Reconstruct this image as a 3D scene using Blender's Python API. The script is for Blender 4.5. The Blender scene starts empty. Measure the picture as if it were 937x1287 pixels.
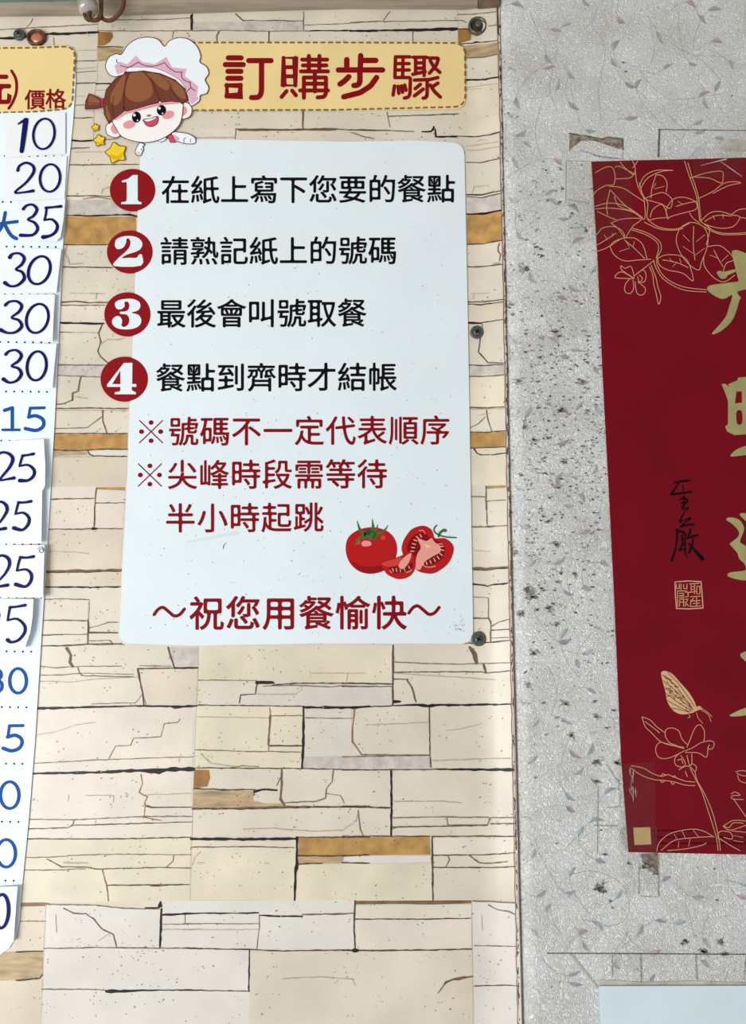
import bpy, math, random, zlib
from mathutils import Vector
from mathutils.geometry import tessellate_polygon, delaunay_2d_cdt

# ------------------------------------------------------------------ camera, light, exposure
SC = bpy.context.scene
COL = SC.collection
F = 903.0                       # focal length in pixels of the 937 x 1287 frame
CX, CY = 468.5, 625.0           # optical centre
PITCH = math.radians(7.35)      # the camera looks slightly up
CAM = Vector((0.0, -1.1, 1.5))
cd = bpy.data.cameras.new('camera')
cam = bpy.data.objects.new('camera', cd)
COL.objects.link(cam)
cam.location = CAM
cam.rotation_euler = (math.pi / 2 + PITCH, 0, 0)
cd.sensor_fit = 'AUTO'
cd.sensor_width = 36.0
cd.lens = F / 1287.0 * 36.0
cd.shift_y = -(643.5 - CY) / 1287.0
cd.clip_start = 0.02
SC.camera = cam

w = bpy.data.worlds.new('world')
SC.world = w
w.use_nodes = True
# a plain interior: dim ceiling above, brighter floor and street front below eye level
_n, _l = w.node_tree.nodes, w.node_tree.links
_tc = _n.new('ShaderNodeTexCoord')
_sp = _n.new('ShaderNodeSeparateXYZ')
_rp = _n.new('ShaderNodeValToRGB')
_mr = _n.new('ShaderNodeMapRange')
_mr.inputs['From Min'].default_value, _mr.inputs['From Max'].default_value = -1.0, 1.0
_l.new(_tc.outputs['Generated'], _sp.inputs[0])
_l.new(_sp.outputs['Z'], _mr.inputs['Value'])
_l.new(_mr.outputs[0], _rp.inputs['Fac'])
_rp.color_ramp.elements[0].position, _rp.color_ramp.elements[0].color = 0.30, (0.60, 0.61, 0.62, 1)
_rp.color_ramp.elements[1].position, _rp.color_ramp.elements[1].color = 0.75, (0.21, 0.20, 0.185, 1)
_l.new(_rp.outputs['Color'], _n['Background'].inputs[0])
_n['Background'].inputs[1].default_value = 1.0

def area(name, loc, target, sx, sy, power, col):
    l = bpy.data.lights.new(name, 'AREA')
    l.shape = 'RECTANGLE'
    l.size, l.size_y, l.energy, l.color = sx, sy, power, col
    o = bpy.data.objects.new(name, l)
    COL.objects.link(o)
    o.location = loc
    o.rotation_euler = (Vector(target) - Vector(loc)).to_track_quat('-Z', 'Y').to_euler()
    return o

area('doorway_daylight', (-2.3, -2.25, 0.75), (0.2, 0.0, 1.40), 1.8, 1.5, 105.0, (0.93, 0.97, 1.0))

SC.view_settings.view_transform = 'Standard'
SC.view_settings.look = 'None'
SC.view_settings.gamma = 1.0
SC.view_settings.use_curve_mapping = False
SC.view_settings.exposure = 0.0

# ------------------------------------------------------------------ geometry of the place
FWD = Vector((0, math.cos(PITCH), math.sin(PITCH)))
UP = Vector((0, -math.sin(PITCH), math.cos(PITCH)))
RIGHT = Vector((1, 0, 0))

def ray(px, py):
    return FWD + RIGHT * ((px - CX) / F) + UP * (-(py - CY) / F)

def at_y(px, py, y):
    d = ray(px, py)
    return CAM + d * ((y - CAM.y) / d.y)

XE = at_y(640, 625, -0.019).x          # where the stone wallpaper meets the pilaster
XS = at_y(590, 625, 0).x               # where it starts to curl forward
YP = -0.027                            # front face of the pilaster

def stone_y(x):
    t = max(0.0, min(1.0, (x - XS) / (XE - XS)))
    k = 0.45 * (XE - XS)
    return -k * (t * t / 1.2 if t < 0.6 else 0.3 + (t - 0.6))

def stone(off):
    def f(px, py):
        y = -off
        for _ in range(4):
            p = at_y(px, py, y)
            y = stone_y(p.x) - off
        return at_y(px, py, y)
    return f

def flat(y):
    return lambda px, py: at_y(px, py, y)

PR = 0.022                              # radius of the pilaster's rounded corner
XP = XE + 0.0012

def pil_y(x):
    if x >= XP + PR:
        return YP
    d = max(0.0, XP + PR - x)
    d = min(d, PR * 0.995)
    return YP + PR - math.sqrt(PR * PR - d * d)

def pilaster(off):
    def f(px, py):
        y = YP - off
        for _ in range(6):
            p = at_y(px, py, y)
            y = pil_y(p.x) - off
        return at_y(px, py, y)
    return f

# ------------------------------------------------------------------ materials
def lin(c):
    r = []
    for v in c:
        v = v / 255.0
        r.append(v / 12.92 if v <= 0.04045 else ((v + 0.055) / 1.055) ** 2.4)
    return (r[0], r[1], r[2], 1.0)

MATS = {}

def mat(name, c, rough=0.55, spec=0.08, mottle=0.0, scale=40.0, speck=None, speck_amt=0.0, speck_scale=300.0,
        bump=0.0, bump_scale=300.0, metal=0.0, alpha=1.0, streak=None):
    if name in MATS:
        return MATS[name]
    m = bpy.data.materials.new(name)
    m.use_nodes = True
    nt = m.node_tree
    N, L = nt.nodes, nt.links
    b = N['Principled BSDF']
    b.inputs['Base Color'].default_value = lin(c)
    b.inputs['Roughness'].default_value = rough
    b.inputs['Specular IOR Level'].default_value = spec
    b.inputs['Metallic'].default_value = metal
    b.inputs['Alpha'].default_value = alpha
    col = None
    if mottle or speck or bump or streak:
        geo = N.new('ShaderNodeNewGeometry')
        pos = geo.outputs['Position']
    if mottle:
        n = N.new('ShaderNodeTexNoise')
        n.inputs['Scale'].default_value = scale
        n.inputs['Detail'].default_value = 6
        src = pos
        if streak:
            mp = N.new('ShaderNodeMapping')
            mp.inputs['Scale'].default_value = streak
            L.new(pos, mp.inputs['Vector'])
            src = mp.outputs['Vector']
        L.new(src, n.inputs['Vector'])
        r = N.new('ShaderNodeValToRGB')
        lo, hi = [max(0, v * (1 - mottle)) for v in c], [min(255, v * (1 + mottle)) for v in c]
        r.color_ramp.elements[0].position, r.color_ramp.elements[1].position = 0.3, 0.7
        r.color_ramp.elements[0].color, r.color_ramp.elements[1].color = lin(lo), lin(hi)
        L.new(n.outputs['Fac'], r.inputs['Fac'])
        col = r.outputs['Color']
    if speck:
        n = N.new('ShaderNodeTexNoise')
        n.inputs['Scale'].default_value = speck_scale
        n.inputs['Detail'].default_value = 2
        L.new(pos, n.inputs['Vector'])
        r = N.new('ShaderNodeValToRGB')
        r.color_ramp.elements[0].position, r.color_ramp.elements[1].position = 0.70 - speck_amt, 0.76 - speck_amt
        r.color_ramp.elements[0].color, r.color_ramp.elements[1].color = (0, 0, 0, 1), (1, 1, 1, 1)
        L.new(n.outputs['Fac'], r.inputs['Fac'])
        mx = N.new('ShaderNodeMix')
        mx.data_type = 'RGBA'
        L.new(r.outputs['Color'], mx.inputs['Factor'])
        if col is not None:
            L.new(col, mx.inputs[6])
        else:
            mx.inputs[6].default_value = lin(c)
        mx.inputs[7].default_value = lin(speck)
        col = mx.outputs[2]
    if col is not None:
        L.new(col, b.inputs['Base Color'])
    if bump:
        n = N.new('ShaderNodeTexNoise')
        n.inputs['Scale'].default_value = bump_scale
        n.inputs['Detail'].default_value = 3
        n.inputs['Distortion'].default_value = 1.0
        L.new(pos, n.inputs['Vector'])
        bp = N.new('ShaderNodeBump')
        bp.inputs['Strength'].default_value = bump
        bp.inputs['Distance'].default_value = 0.002
        L.new(n.outputs['Fac'], bp.inputs['Height'])
        L.new(bp.outputs['Normal'], b.inputs['Normal'])
    MATS[name] = m
    return m

CREAM = (209, 198, 180)
M_cream = mat('stone_print_cream', CREAM, 0.33, 0.4, 0.045, 9, (168, 146, 122), 0.0, 420)
M_lg = mat('stone_print_ash', (205, 196, 184), 0.33, 0.4, 0.04, 14, (160, 146, 132), 0.0, 420)
M_pale = mat('stone_print_pale', (213, 206, 196), 0.33, 0.4, 0.03, 14, (175, 160, 145), -0.02, 420)
M_pink = mat('stone_print_rosy', (217, 204, 189), 0.33, 0.4, 0.035, 14, (160, 140, 120), 0.01, 420)
M_tan = mat('stone_print_tan', (208, 194, 173), 0.33, 0.4, 0.04, 14)
M_yel = mat('stone_print_straw', (214, 202, 178), 0.33, 0.4, 0.05, 12)
M_grey = mat('stone_print_grey', (190, 180, 170), 0.33, 0.4, 0.09, 60)
M_ochre = mat('stone_print_ochre', (174, 132, 74), 0.33, 0.4, 0.14, 55)
M_rust = mat('stone_print_rust', (150, 106, 52), 0.33, 0.4, 0.12, 60)
M_brown = mat('stone_print_brown', (172, 148, 112), 0.33, 0.4, 0.16, 28, streak=(1, 1, 5))
M_bar = mat('stone_print_umber', (122, 90, 56), 0.33, 0.4, 0.15, 60)
M_bar2 = mat('stone_print_honey', (172, 134, 78), 0.33, 0.4, 0.1, 60)
JOINT = {'K': mat('joint_black', (24, 20, 19), 0.5, 0.3), 'D': mat('joint_dark', (84, 62, 46), 0.5, 0.3, 0.25, 120),
         'M': mat('joint_brown', (126, 102, 82), 0.5, 0.3, 0.2, 120), 'L': mat('joint_faint', (178, 160, 139), 0.5, 0.3, 0.1, 120),
         'B': mat('joint_umber', (112, 86, 62), 0.5, 0.3, 0.2, 90)}

# ------------------------------------------------------------------ mesh helpers (outlines are read in photo pixels, then set on a surface)
def cr(pts, n=6, closed=False):
    """Catmull-Rom through the points."""
    if len(pts) < 3:
        return list(pts)
    out = []
    m = len(pts)
    rng = range(m) if closed else range(m - 1)
    for i in rng:
        if closed:
            p0, p1, p2, p3 = pts[i - 1], pts[i], pts[(i + 1) % m], pts[(i + 2) % m]
        else:
            p0, p1, p2, p3 = pts[max(i - 1, 0)], pts[i], pts[i + 1], pts[min(i + 2, m - 1)]
        for k in range(n):
            t = k / n
            out.append(tuple(0.5 * (2 * p1[j] + (p2[j] - p0[j]) * t + (2 * p0[j] - 5 * p1[j] + 4 * p2[j] - p3[j]) * t * t
                                    + (3 * p1[j] - p0[j] - 3 * p2[j] + p3[j]) * t ** 3) for j in range(len(p1))))
    if not closed:
        out.append(tuple(pts[-1]))
    return out

def tr(x0, y0, s):
    """Pixel coordinates of points measured in an enlarged view."""
    return lambda pts: [(x0 + p[0] / s, y0 + p[1] / s) + tuple(p[2:]) for p in pts]

def ell(cx, cy, rx, ry, rot=0.0, n=40):
    c, s = math.cos(rot), math.sin(rot)
    r = []
    for k in range(n):
        a = 2 * math.pi * k / n
        x, y = rx * math.cos(a), ry * math.sin(a)
        r.append((cx + x * c - y * s, cy + x * s + y * c))
    return r

def rrect(x0, y0, x1, y1, r, n=6):
    p = []
    for cx, cy, a0 in ((x1 - r, y0 + r, -90), (x1 - r, y1 - r, 0), (x0 + r, y1 - r, 90), (x0 + r, y0 + r, 180)):
        for k in range(n + 1):
            a = math.radians(a0 + 90 * k / n)
            p.append((cx + r * math.cos(a), cy + r * math.sin(a)))
    return p

def round_poly(pts, r, n=6):
    out = []
    m = len(pts)
    for i in range(m):
        a, b, c = Vector(pts[i - 1]), Vector(pts[i]), Vector(pts[(i + 1) % m])
        rr = r[i] if isinstance(r, (list, tuple)) else r
        if rr <= 0:
            out.append(tuple(b))
            continue
        p, q = b + (a - b).normalized() * rr, b + (c - b).normalized() * rr
        for k in range(n + 1):
            t = k / n
            out.append(tuple(p * (1 - t) ** 2 + b * 2 * t * (1 - t) + q * t * t))
    return out

def clip_x(poly, x, keep_less):
    out = []
    for i in range(len(poly)):
        a, b = poly[i - 1], poly[i]
        ia, ib = (a[0] <= x) == keep_less, (b[0] <= x) == keep_less
        if ia != ib:
            t = (x - a[0]) / (b[0] - a[0])
            out.append((x, a[1] + (b[1] - a[1]) * t))
        if ib:
            out.append(b)
    return out

class Ink:
    """Collects outlines and strokes and links them as ONE mesh lying on a surface."""
    def __init__(self, surf):
        self.v, self.f, self.m, self.mats, self.surf, self.sm = [], [], [], [], surf, False

    def mi(self, m):
        if m not in self.mats:
            self.mats.append(m)
        return self.mats.index(m)

    def tri(self, loops, m, lift=0.0, surf=None):
        s = surf or self.surf
        tris = tessellate_polygon([[Vector((p[0], -p[1], 0)) for p in lp] for lp in loops])
        flat_pts = [p for lp in loops for p in lp]
        b = len(self.v)
        for p in flat_pts:
            q = s(p[0], p[1])
            if lift:
                q = q + (CAM - q).normalized() * lift
            self.v.append(q)
        k = self.mi(m)
        for t in tris:
            self.f.append(tuple(b + i for i in t))
            self.m.append(k)

    def poly(self, pts, m, lift=0.0, split=False):
        if split and max(p[0] for p in pts) > 588:
            edges = [586 + 2.5 * i for i in range(32)]
            rest = list(pts)
            for e in edges:
                if min(p[0] for p in rest) < e < max(p[0] for p in rest):
                    left = clip_x(rest, e, True)
                    rest = clip_x(rest, e, False)
                    if len(left) > 2:
                        self.tri([left], m, lift)
            if len(rest) > 2:
                self.tri([rest], m, lift)
        else:
            self.tri([pts], m, lift)

    def stroke(self, pts, wd, m, lift=0.0, smooth=0, caps=True, closed=False):
        """A ribbon; wd is its width in pixels, or each point carries its own as a third number."""
        if smooth:
            pts = cr(pts, smooth, closed)
        P = []
        for p in pts:
            if not P or (p[0] - P[-1][0]) ** 2 + (p[1] - P[-1][1]) ** 2 > 1e-4:
                P.append(p)
        if closed:
            P.append(P[0])
        if len(P) < 2:
            return
        D = []
        for i in range(len(P) - 1):           # long straight runs follow a curved surface too
            a, b = P[i], P[i + 1]
            n = max(1, int(max(abs(b[0] - a[0]), abs(b[1] - a[1])) / 6)) if max(a[0], b[0]) > 585 else 1
            for k in range(n):
                D.append(tuple(a[j] + (b[j] - a[j]) * k / n for j in range(len(a))))
        D.append(P[-1])
        n = len(D)
        k = self.mi(m)
        b0 = len(self.v)
        def put(x, y):
            q = self.surf(x, y)
            if lift:
                q = q + (CAM - q).normalized() * lift
            self.v.append(q)
        ts = []
        for i in range(n):
            if closed and i in (0, n - 1):
                a, c = D[n - 2], D[1]
            else:
                a, c = D[max(i - 1, 0)], D[min(i + 1, n - 1)]
            dx, dy = c[0] - a[0], c[1] - a[1]
            l = math.hypot(dx, dy) or 1.0
            ts.append((dx / l, dy / l))
        for i in range(n):
            h = (D[i][2] if len(D[i]) > 2 else wd) / 2
            tx, ty = ts[i]
            if 0 < i < n - 1:                  # mitre
                ax, ay = D[i][0] - D[i - 1][0], D[i][1] - D[i - 1][1]
                l = math.hypot(ax, ay) or 1.0
                cs = abs((ax * tx + ay * ty) / l)
                h = h / max(cs, 0.6)
            put(D[i][0] - ty * h, D[i][1] + tx * h)
            put(D[i][0] + ty * h, D[i][1] - tx * h)
        for i in range(n - 1):
            a = b0 + 2 * i
            self.f.append((a, a + 2, a + 3, a + 1))
            self.m.append(k)
        if caps and not closed:
            for i, sg in ((0, -1), (n - 1, 1)):
                h = (D[i][2] if len(D[i]) > 2 else wd) / 2
                ang = math.atan2(ts[i][1] * sg, ts[i][0] * sg)
                b1 = len(self.v)
                for q in range(7):
                    a = ang - math.pi / 2 + math.pi * q / 6
                    put(D[i][0] + h * math.cos(a), D[i][1] + h * math.sin(a))
                self.f.append(tuple(range(b1, b1 + 7)))
                self.m.append(k)

    def slab(self, pts, m, thick, edge=None):
        """A flat board: its front outline on the surface, its back `thick` behind it."""
        self.tri([pts], m)
        n = len(pts)
        b = len(self.v)
        for p in pts:
            self.v.append(self.surf(p[0], p[1]))
        for p in pts:
            self.v.append(self.surf(p[0], p[1]) + Vector((0, thick, 0)))
        k = self.mi(edge or m)
        for i in range(n):
            j = (i + 1) % n
            self.f.append((b + i, b + j, b + n + j, b + n + i))
            self.m.append(k)
        self.f.append(tuple(b + n + i for i in range(n)))
        self.m.append(k)

    def build(self, name, parent=None, smooth=False):
        me = bpy.data.meshes.new(name)
        base = parent_world(parent) if parent is not None else Vector((0, 0, 0))
        if parent is None:
            lo = [min(v[i] for v in self.v) for i in range(3)]
            hi = [max(v[i] for v in self.v) for i in range(3)]
            base = Vector(((lo[0] + hi[0]) / 2, hi[1], lo[2]))
        me.from_pydata([tuple(v - base) for v in self.v], [], self.f)
        for m in self.mats:
            me.materials.append(m)
        me.polygons.foreach_set('material_index', self.m)
        if smooth:
            me.polygons.foreach_set('use_smooth', [True] * len(self.f))
        me.update()
        flip = [p.index for p in me.polygons if p.normal.y > 0.02]
        if flip and not self.sm:
            for i in flip:
                me.polygons[i].flip()
        o = bpy.data.objects.new(name, me)
        COL.objects.link(o)
        if parent is not None:
            o.parent = parent
        else:
            o.location = base
        return o

def parent_world(p):
    v = Vector((0, 0, 0))
    while p is not None:
        v = v + p.location
        p = p.parent
    return v

def tag(o, label, cat, group=None, kind=None):
    o['label'] = label
    o['category'] = cat
    if group:
        o['group'] = group
    if kind:
        o['kind'] = kind
    return o

def thing(name, label, cat, loc, group=None):
    o = bpy.data.objects.new(name, None)
    COL.objects.link(o)
    o.empty_display_size = 0.02
    o.location = loc
    return tag(o, label, cat, group)

def mesh_obj(name, verts, faces, m, parent=None, smooth=False):
    me = bpy.data.meshes.new(name)
    base = parent_world(parent) if parent is not None else Vector((0, 0, 0))
    me.from_pydata([tuple(Vector(v) - base) for v in verts], [], faces)
    me.materials.append(m)
    if smooth:
        me.polygons.foreach_set('use_smooth', [True] * len(faces))
    me.update()
    o = bpy.data.objects.new(name, me)
    COL.objects.link(o)
    if parent is not None:
        o.parent = parent
    return o

def box_vf(x0, x1, y0, y1, z0, z1):
    v = [(x, y, z) for x in (x0, x1) for y in (y0, y1) for z in (z0, z1)]
    f = [(0, 1, 3, 2), (4, 6, 7, 5), (0, 4, 5, 1), (2, 3, 7, 6), (0, 2, 6, 4), (1, 5, 7, 3)]
    return v, f

def tube_vf(pts, r, n=10):
    """A tube along a 3-D path; r may be one radius or one per point."""
    pts = [Vector(p) for p in pts]
    v, f = [], []
    up = Vector((0.13, 0.9, 0.3))
    for i, p in enumerate(pts):
        t = (pts[min(i + 1, len(pts) - 1)] - pts[max(i - 1, 0)]).normalized()
        a = t.cross(up).normalized()
        b = t.cross(a)
        rr = r[i] if isinstance(r, (list, tuple)) else r
        for k in range(n):
            ang = 2 * math.pi * k / n
            v.append(p + (a * math.cos(ang) + b * math.sin(ang)) * rr)
    for i in range(len(pts) - 1):
        for k in range(n):
            a0, a1 = i * n + k, i * n + (k + 1) % n
            f.append((a0, a1, a1 + n, a0 + n))
    f.append(tuple(range(n))[::-1])
    f.append(tuple(range((len(pts) - 1) * n, len(pts) * n)))
    return v, f

def lathe_vf(c, prof, n=32, sx=1.0):
    """Profile (radius, height towards the room) turned about the axis that points out of the wall at c."""
    v, f = [], []
    for r, h in prof:
        for k in range(n):
            a = 2 * math.pi * k / n
            v.append((c.x + r * math.cos(a) * sx, c.y - h, c.z + r * math.sin(a)))
    for i in range(len(prof) - 1):
        for k in range(n):
            a0, a1 = i * n + k, i * n + (k + 1) % n
            f.append((a0, a1, a1 + n, a0 + n))
    f.append(tuple(range((len(prof) - 1) * n, len(prof) * n)))
    return v, f

# ------------------------------------------------------------------ lettering in the built-in typeface, corners rounded
GL = {}

def glyph(ch):
    if ch in GL:
        return GL[ch]
    cu = bpy.data.curves.new('lettering', 'FONT')
    cu.body, cu.size, cu.dimensions, cu.fill_mode, cu.resolution_u = ch, 1.0, '2D', 'FRONT', 4
    o = bpy.data.objects.new('lettering', cu)
    COL.objects.link(o)
    dg = bpy.context.evaluated_depsgraph_get()
    oe = o.evaluated_get(dg)
    c = oe.to_curve(dg)
    outs = []
    for s in c.splines:
        bp = s.bezier_points
        pl = []
        for i in range(len(bp)):
            a, b = bp[i], bp[(i + 1) % len(bp)]
            p0, p1, p2, p3 = a.co, a.handle_right, b.handle_left, b.co
            straight = abs((p1 - p0).cross(p3 - p0).z) < 1e-6 and abs((p2 - p0).cross(p3 - p0).z) < 1e-6
            for k in range(1 if straight else 5):
                t = k / 5
                q = p0 * (1 - t) ** 3 + p1 * 3 * t * (1 - t) ** 2 + p2 * 3 * t * t * (1 - t) + p3 * t ** 3
                pl.append((q.x, q.y))
        outs.append(pl)
    bpy.data.objects.remove(o)
    bpy.data.curves.remove(cu)
    GL[ch] = outs
    return outs

def inside(p, ring):
    c = False
    for i in range(len(ring)):
        a, b = ring[i - 1], ring[i]
        if (a[1] > p[1]) != (b[1] > p[1]) and p[0] < (b[0] - a[0]) * (p[1] - a[1]) / (b[1] - a[1]) + a[0]:
            c = not c
    return c

def signed(r):
    return sum(r[i - 1][0] * r[i][1] - r[i][0] * r[i - 1][1] for i in range(len(r))) / 2

def thicken(ring, d, hole):
    """Moves an outline outwards by d (a hole inwards) and rounds its corners."""
    if len(ring) < 3:
        return ring
    sg = 1 if signed(ring) > 0 else -1
    if hole:
        sg = -sg
    pts = []
    for i in range(len(ring)):
        p, q, r = Vector(ring[i - 1]), Vector(ring[i]), Vector(ring[(i + 1) % len(ring)])
        if (q - p).length < 1e-4 or (r - q).length < 1e-4:
            continue
        u, v = (q - p).normalized(), (r - q).normalized()
        n1, n2 = Vector((u.y, -u.x)) * sg, Vector((v.y, -v.x)) * sg
        m = n1 + n2
        if m.length < 0.3:
            m = n1
        m.normalize()
        pts.append(tuple(q + m * d / max(0.5, m.dot(n1))))
    rs = []
    for i in range(len(pts)):
        p, q, r = Vector(pts[i - 1]), Vector(pts[i]), Vector(pts[(i + 1) % len(pts)])
        u, v = q - p, r - q
        if u.length < 1e-6 or v.length < 1e-6 or u.angle(v) < 0.7:
            rs.append(0)
        else:
            rs.append(min(0.47 * u.length, 0.47 * v.length, 2.4 * d + 0.8))
    return round_poly(pts, rs, 4)

def letters(ink, text, x0, x1, cy, size, m, bold, cy1=None, sy=1.0):
    """Characters spread evenly between the centres x0 and x1; bold thickens each stroke by so many pixels."""
    n = len(text)
    for i, ch in enumerate(text):
        t = i / (n - 1) if n > 1 else 0.0
        cx = x0 + (x1 - x0) * t
        yy = cy + ((cy1 - cy) * t if cy1 is not None else 0)
        rings = [[(cx + (p[0] - 0.5) * size, yy - (p[1] - 0.38) * size * sy) for p in pl] for pl in glyph(ch)]
        depth = [sum(1 for b in rings if b is not a and inside(a[0], b)) for a in rings]
        fat = [thicken(r, bold / 2, d % 2 == 1) for r, d in zip(rings, depth)]
        q = 0
        for a in range(len(rings)):
            if depth[a] % 2 == 0:
                grp = [fat[a]] + [fat[b] for b in range(len(rings)) if depth[b] == depth[a] + 1 and inside(rings[b][0], rings[a])]
                pv, pe = [], []
                for r in grp:
                    b0 = len(pv)
                    pv += [Vector(p[:2]) for p in r]
                    pe += [(b0 + j, b0 + (j + 1) % len(r)) for j in range(len(r))]
                ov, _, of = delaunay_2d_cdt(pv, pe, [], 0, 1e-4)[:3]
                b0, mi_ = len(ink.v), ink.mi(m)
                for p in ov:
                    z = ink.surf(p.x, p.y)
                    ink.v.append(z + (CAM - z).normalized() * (0.00003 * q))
                for t3 in of:
                    c = (ov[t3[0]] + ov[t3[1]] + ov[t3[2]]) / 3
                    if inside(c, grp[0]) and not any(inside(c, h) for h in grp[1:]):
                        ink.f.append(tuple(b0 + j for j in t3))
                        ink.m.append(mi_)
                q += 1

# ================================================================== THE SETTING
def strip_wall(name, xs_ys, z0, z1, m):
    v, f = [], []
    for x, y in xs_ys:
        v += [(x, y, z0), (x, y, z1)]
    for i in range(len(xs_ys) - 1):
        f.append((2 * i, 2 * i + 2, 2 * i + 3, 2 * i + 1))
    return mesh_obj(name, v, f, m, smooth=True)

Z0, Z1 = 0.0, 2.62
prof = [(-1.7, 0.0)] + [(XS + (XE - XS) * k / 16, stone_y(XS + (XE - XS) * k / 16)) for k in range(17)] + [(XE, 0.012)]
wall_left = strip_wall('wall_left', prof, Z0, Z1, M_cream)
wall_left['kind'] = 'structure'

M_plaster = bpy.data.materials.new('embossed_wallpaper')
def plaster():
    m = M_plaster
    m.use_nodes = True
    nt = m.node_tree
    N, L = nt.nodes, nt.links
    b = N['Principled BSDF']
    b.inputs['Roughness'].default_value = 0.6
    b.inputs['Specular IOR Level'].default_value = 0.3
    pos = N.new('ShaderNodeNewGeometry').outputs['Position']
    n = N.new('ShaderNodeTexNoise')
    n.inputs['Scale'].default_value = 14
    n.inputs['Detail'].default_value = 7
    L.new(pos, n.inputs['Vector'])
    r = N.new('ShaderNodeValToRGB')
    r.color_ramp.elements[0].position, r.color_ramp.elements[1].position = 0.3, 0.68
    r.color_ramp.elements[0].color, r.color_ramp.elements[1].color = lin((208, 205, 199)), lin((228, 228, 225))
    L.new(n.outputs['Fac'], r.inputs['Fac'])
    # mould specks, thickest at the middle height of the wall
    s = N.new('ShaderNodeTexNoise')
    s.inputs['Scale'].default_value = 190
    s.inputs['Detail'].default_value = 3
    L.new(pos, s.inputs['Vector'])
    s2 = N.new('ShaderNodeTexNoise')
    s2.inputs['Scale'].default_value = 9
    L.new(pos, s2.inputs['Vector'])
    sep = N.new('ShaderNodeSeparateXYZ')
    L.new(pos, sep.inputs[0])
    mr = N.new('ShaderNodeMapRange')           # height mask
    mr.inputs['From Min'].default_value, mr.inputs['From Max'].default_value = 0.0, 0.42
    mr.inputs['To Min'].default_value, mr.inputs['To Max'].default_value = 0.075, -0.05
    df = N.new('ShaderNodeMath'); df.operation = 'SUBTRACT'; df.inputs[1].default_value = 1.68
    ab = N.new('ShaderNodeMath'); ab.operation = 'ABSOLUTE'
    L.new(sep.outputs['Z'], df.inputs[0]); L.new(df.outputs[0], ab.inputs[0]); L.new(ab.outputs[0], mr.inputs['Value'])
    ad = N.new('ShaderNodeMath'); ad.operation = 'ADD'
    L.new(s.outputs['Fac'], ad.inputs[0]); L.new(mr.outputs[0], ad.inputs[1])
    m3 = N.new('ShaderNodeMath'); m3.operation = 'MULTIPLY_ADD'; m3.inputs[1].default_value = 0.22
    L.new(s2.outputs['Fac'], m3.inputs[0]); L.new(ad.outputs[0], m3.inputs[2])
    r2 = N.new('ShaderNodeValToRGB')
    r2.color_ramp.elements[0].position, r2.color_ramp.elements[1].position = 0.80, 0.88
    r2.color_ramp.elements[0].color, r2.color_ramp.elements[1].color = (0, 0, 0, 1), (0.85, 0.85, 0.85, 1)
    L.new(m3.outputs[0], r2.inputs['Fac'])
    mx = N.new('ShaderNodeMix'); mx.data_type = 'RGBA'
    L.new(r2.outputs['Color'], mx.inputs['Factor'])
    L.new(r.outputs['Color'], mx.inputs[6])
    mx.inputs[7].default_value = lin((104, 97, 90))
    L.new(mx.outputs[2], b.inputs['Base Color'])
    # worm-like embossing
    e = N.new('ShaderNodeTexNoise')
    e.inputs['Scale'].default_value = 165
    e.inputs['Detail'].default_value = 1.5
    e.inputs['Distortion'].default_value = 1.6
    L.new(pos, e.inputs['Vector'])
    rr = N.new('ShaderNodeValToRGB')
    el = rr.color_ramp.elements
    el[0].position, el[0].color = 0.36, (0, 0, 0, 1)
    el[1].position, el[1].color = 0.5, (1, 1, 1, 1)
    k = el.new(0.60); k.color = (0.1, 0.1, 0.1, 1)
    k = el.new(0.70); k.color = (0.7, 0.7, 0.7, 1)
    L.new(e.outputs['Fac'], rr.inputs['Fac'])
    bp = N.new('ShaderNodeBump')
    bp.inputs['Strength'].default_value = 0.75
    bp.inputs['Distance'].default_value = 0.002
    L.new(rr.outputs['Color'], bp.inputs['Height'])
    L.new(bp.outputs['Normal'], b.inputs['Normal'])
plaster()
pp = [(XP, 0.012), (XP, YP + PR)]
for k in range(1, 13):
    a = math.radians(180 + 90 * k / 12)
    pp.append((XP + PR + PR * math.cos(a), YP + PR + PR * math.sin(a)))
pp.append((1.7, YP))
wall_right = strip_wall('wall_right', pp, Z0, Z1, M_plaster)
wall_right['kind'] = 'structure'
v, f = box_vf(-1.7, 1.7, -1.6, 0.012, Z1, Z1 + 0.05)
ceiling = mesh_obj('ceiling', v, f, mat('ceiling_paint', (196, 188, 176), 0.8))
ceiling['kind'] = 'structure'

# ------------------------------------------------------------------ the printed stone courses of wall_left
S = Ink(stone(0.0002))
PATCH, LINE = [], []
def patch(t, m, *polys):
    for p in polys:
        PATCH.append((m, t(p)))
def line(t, *items):
    for c, wd, pts in items:
        LINE.append((c, wd, t(pts)))

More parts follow.
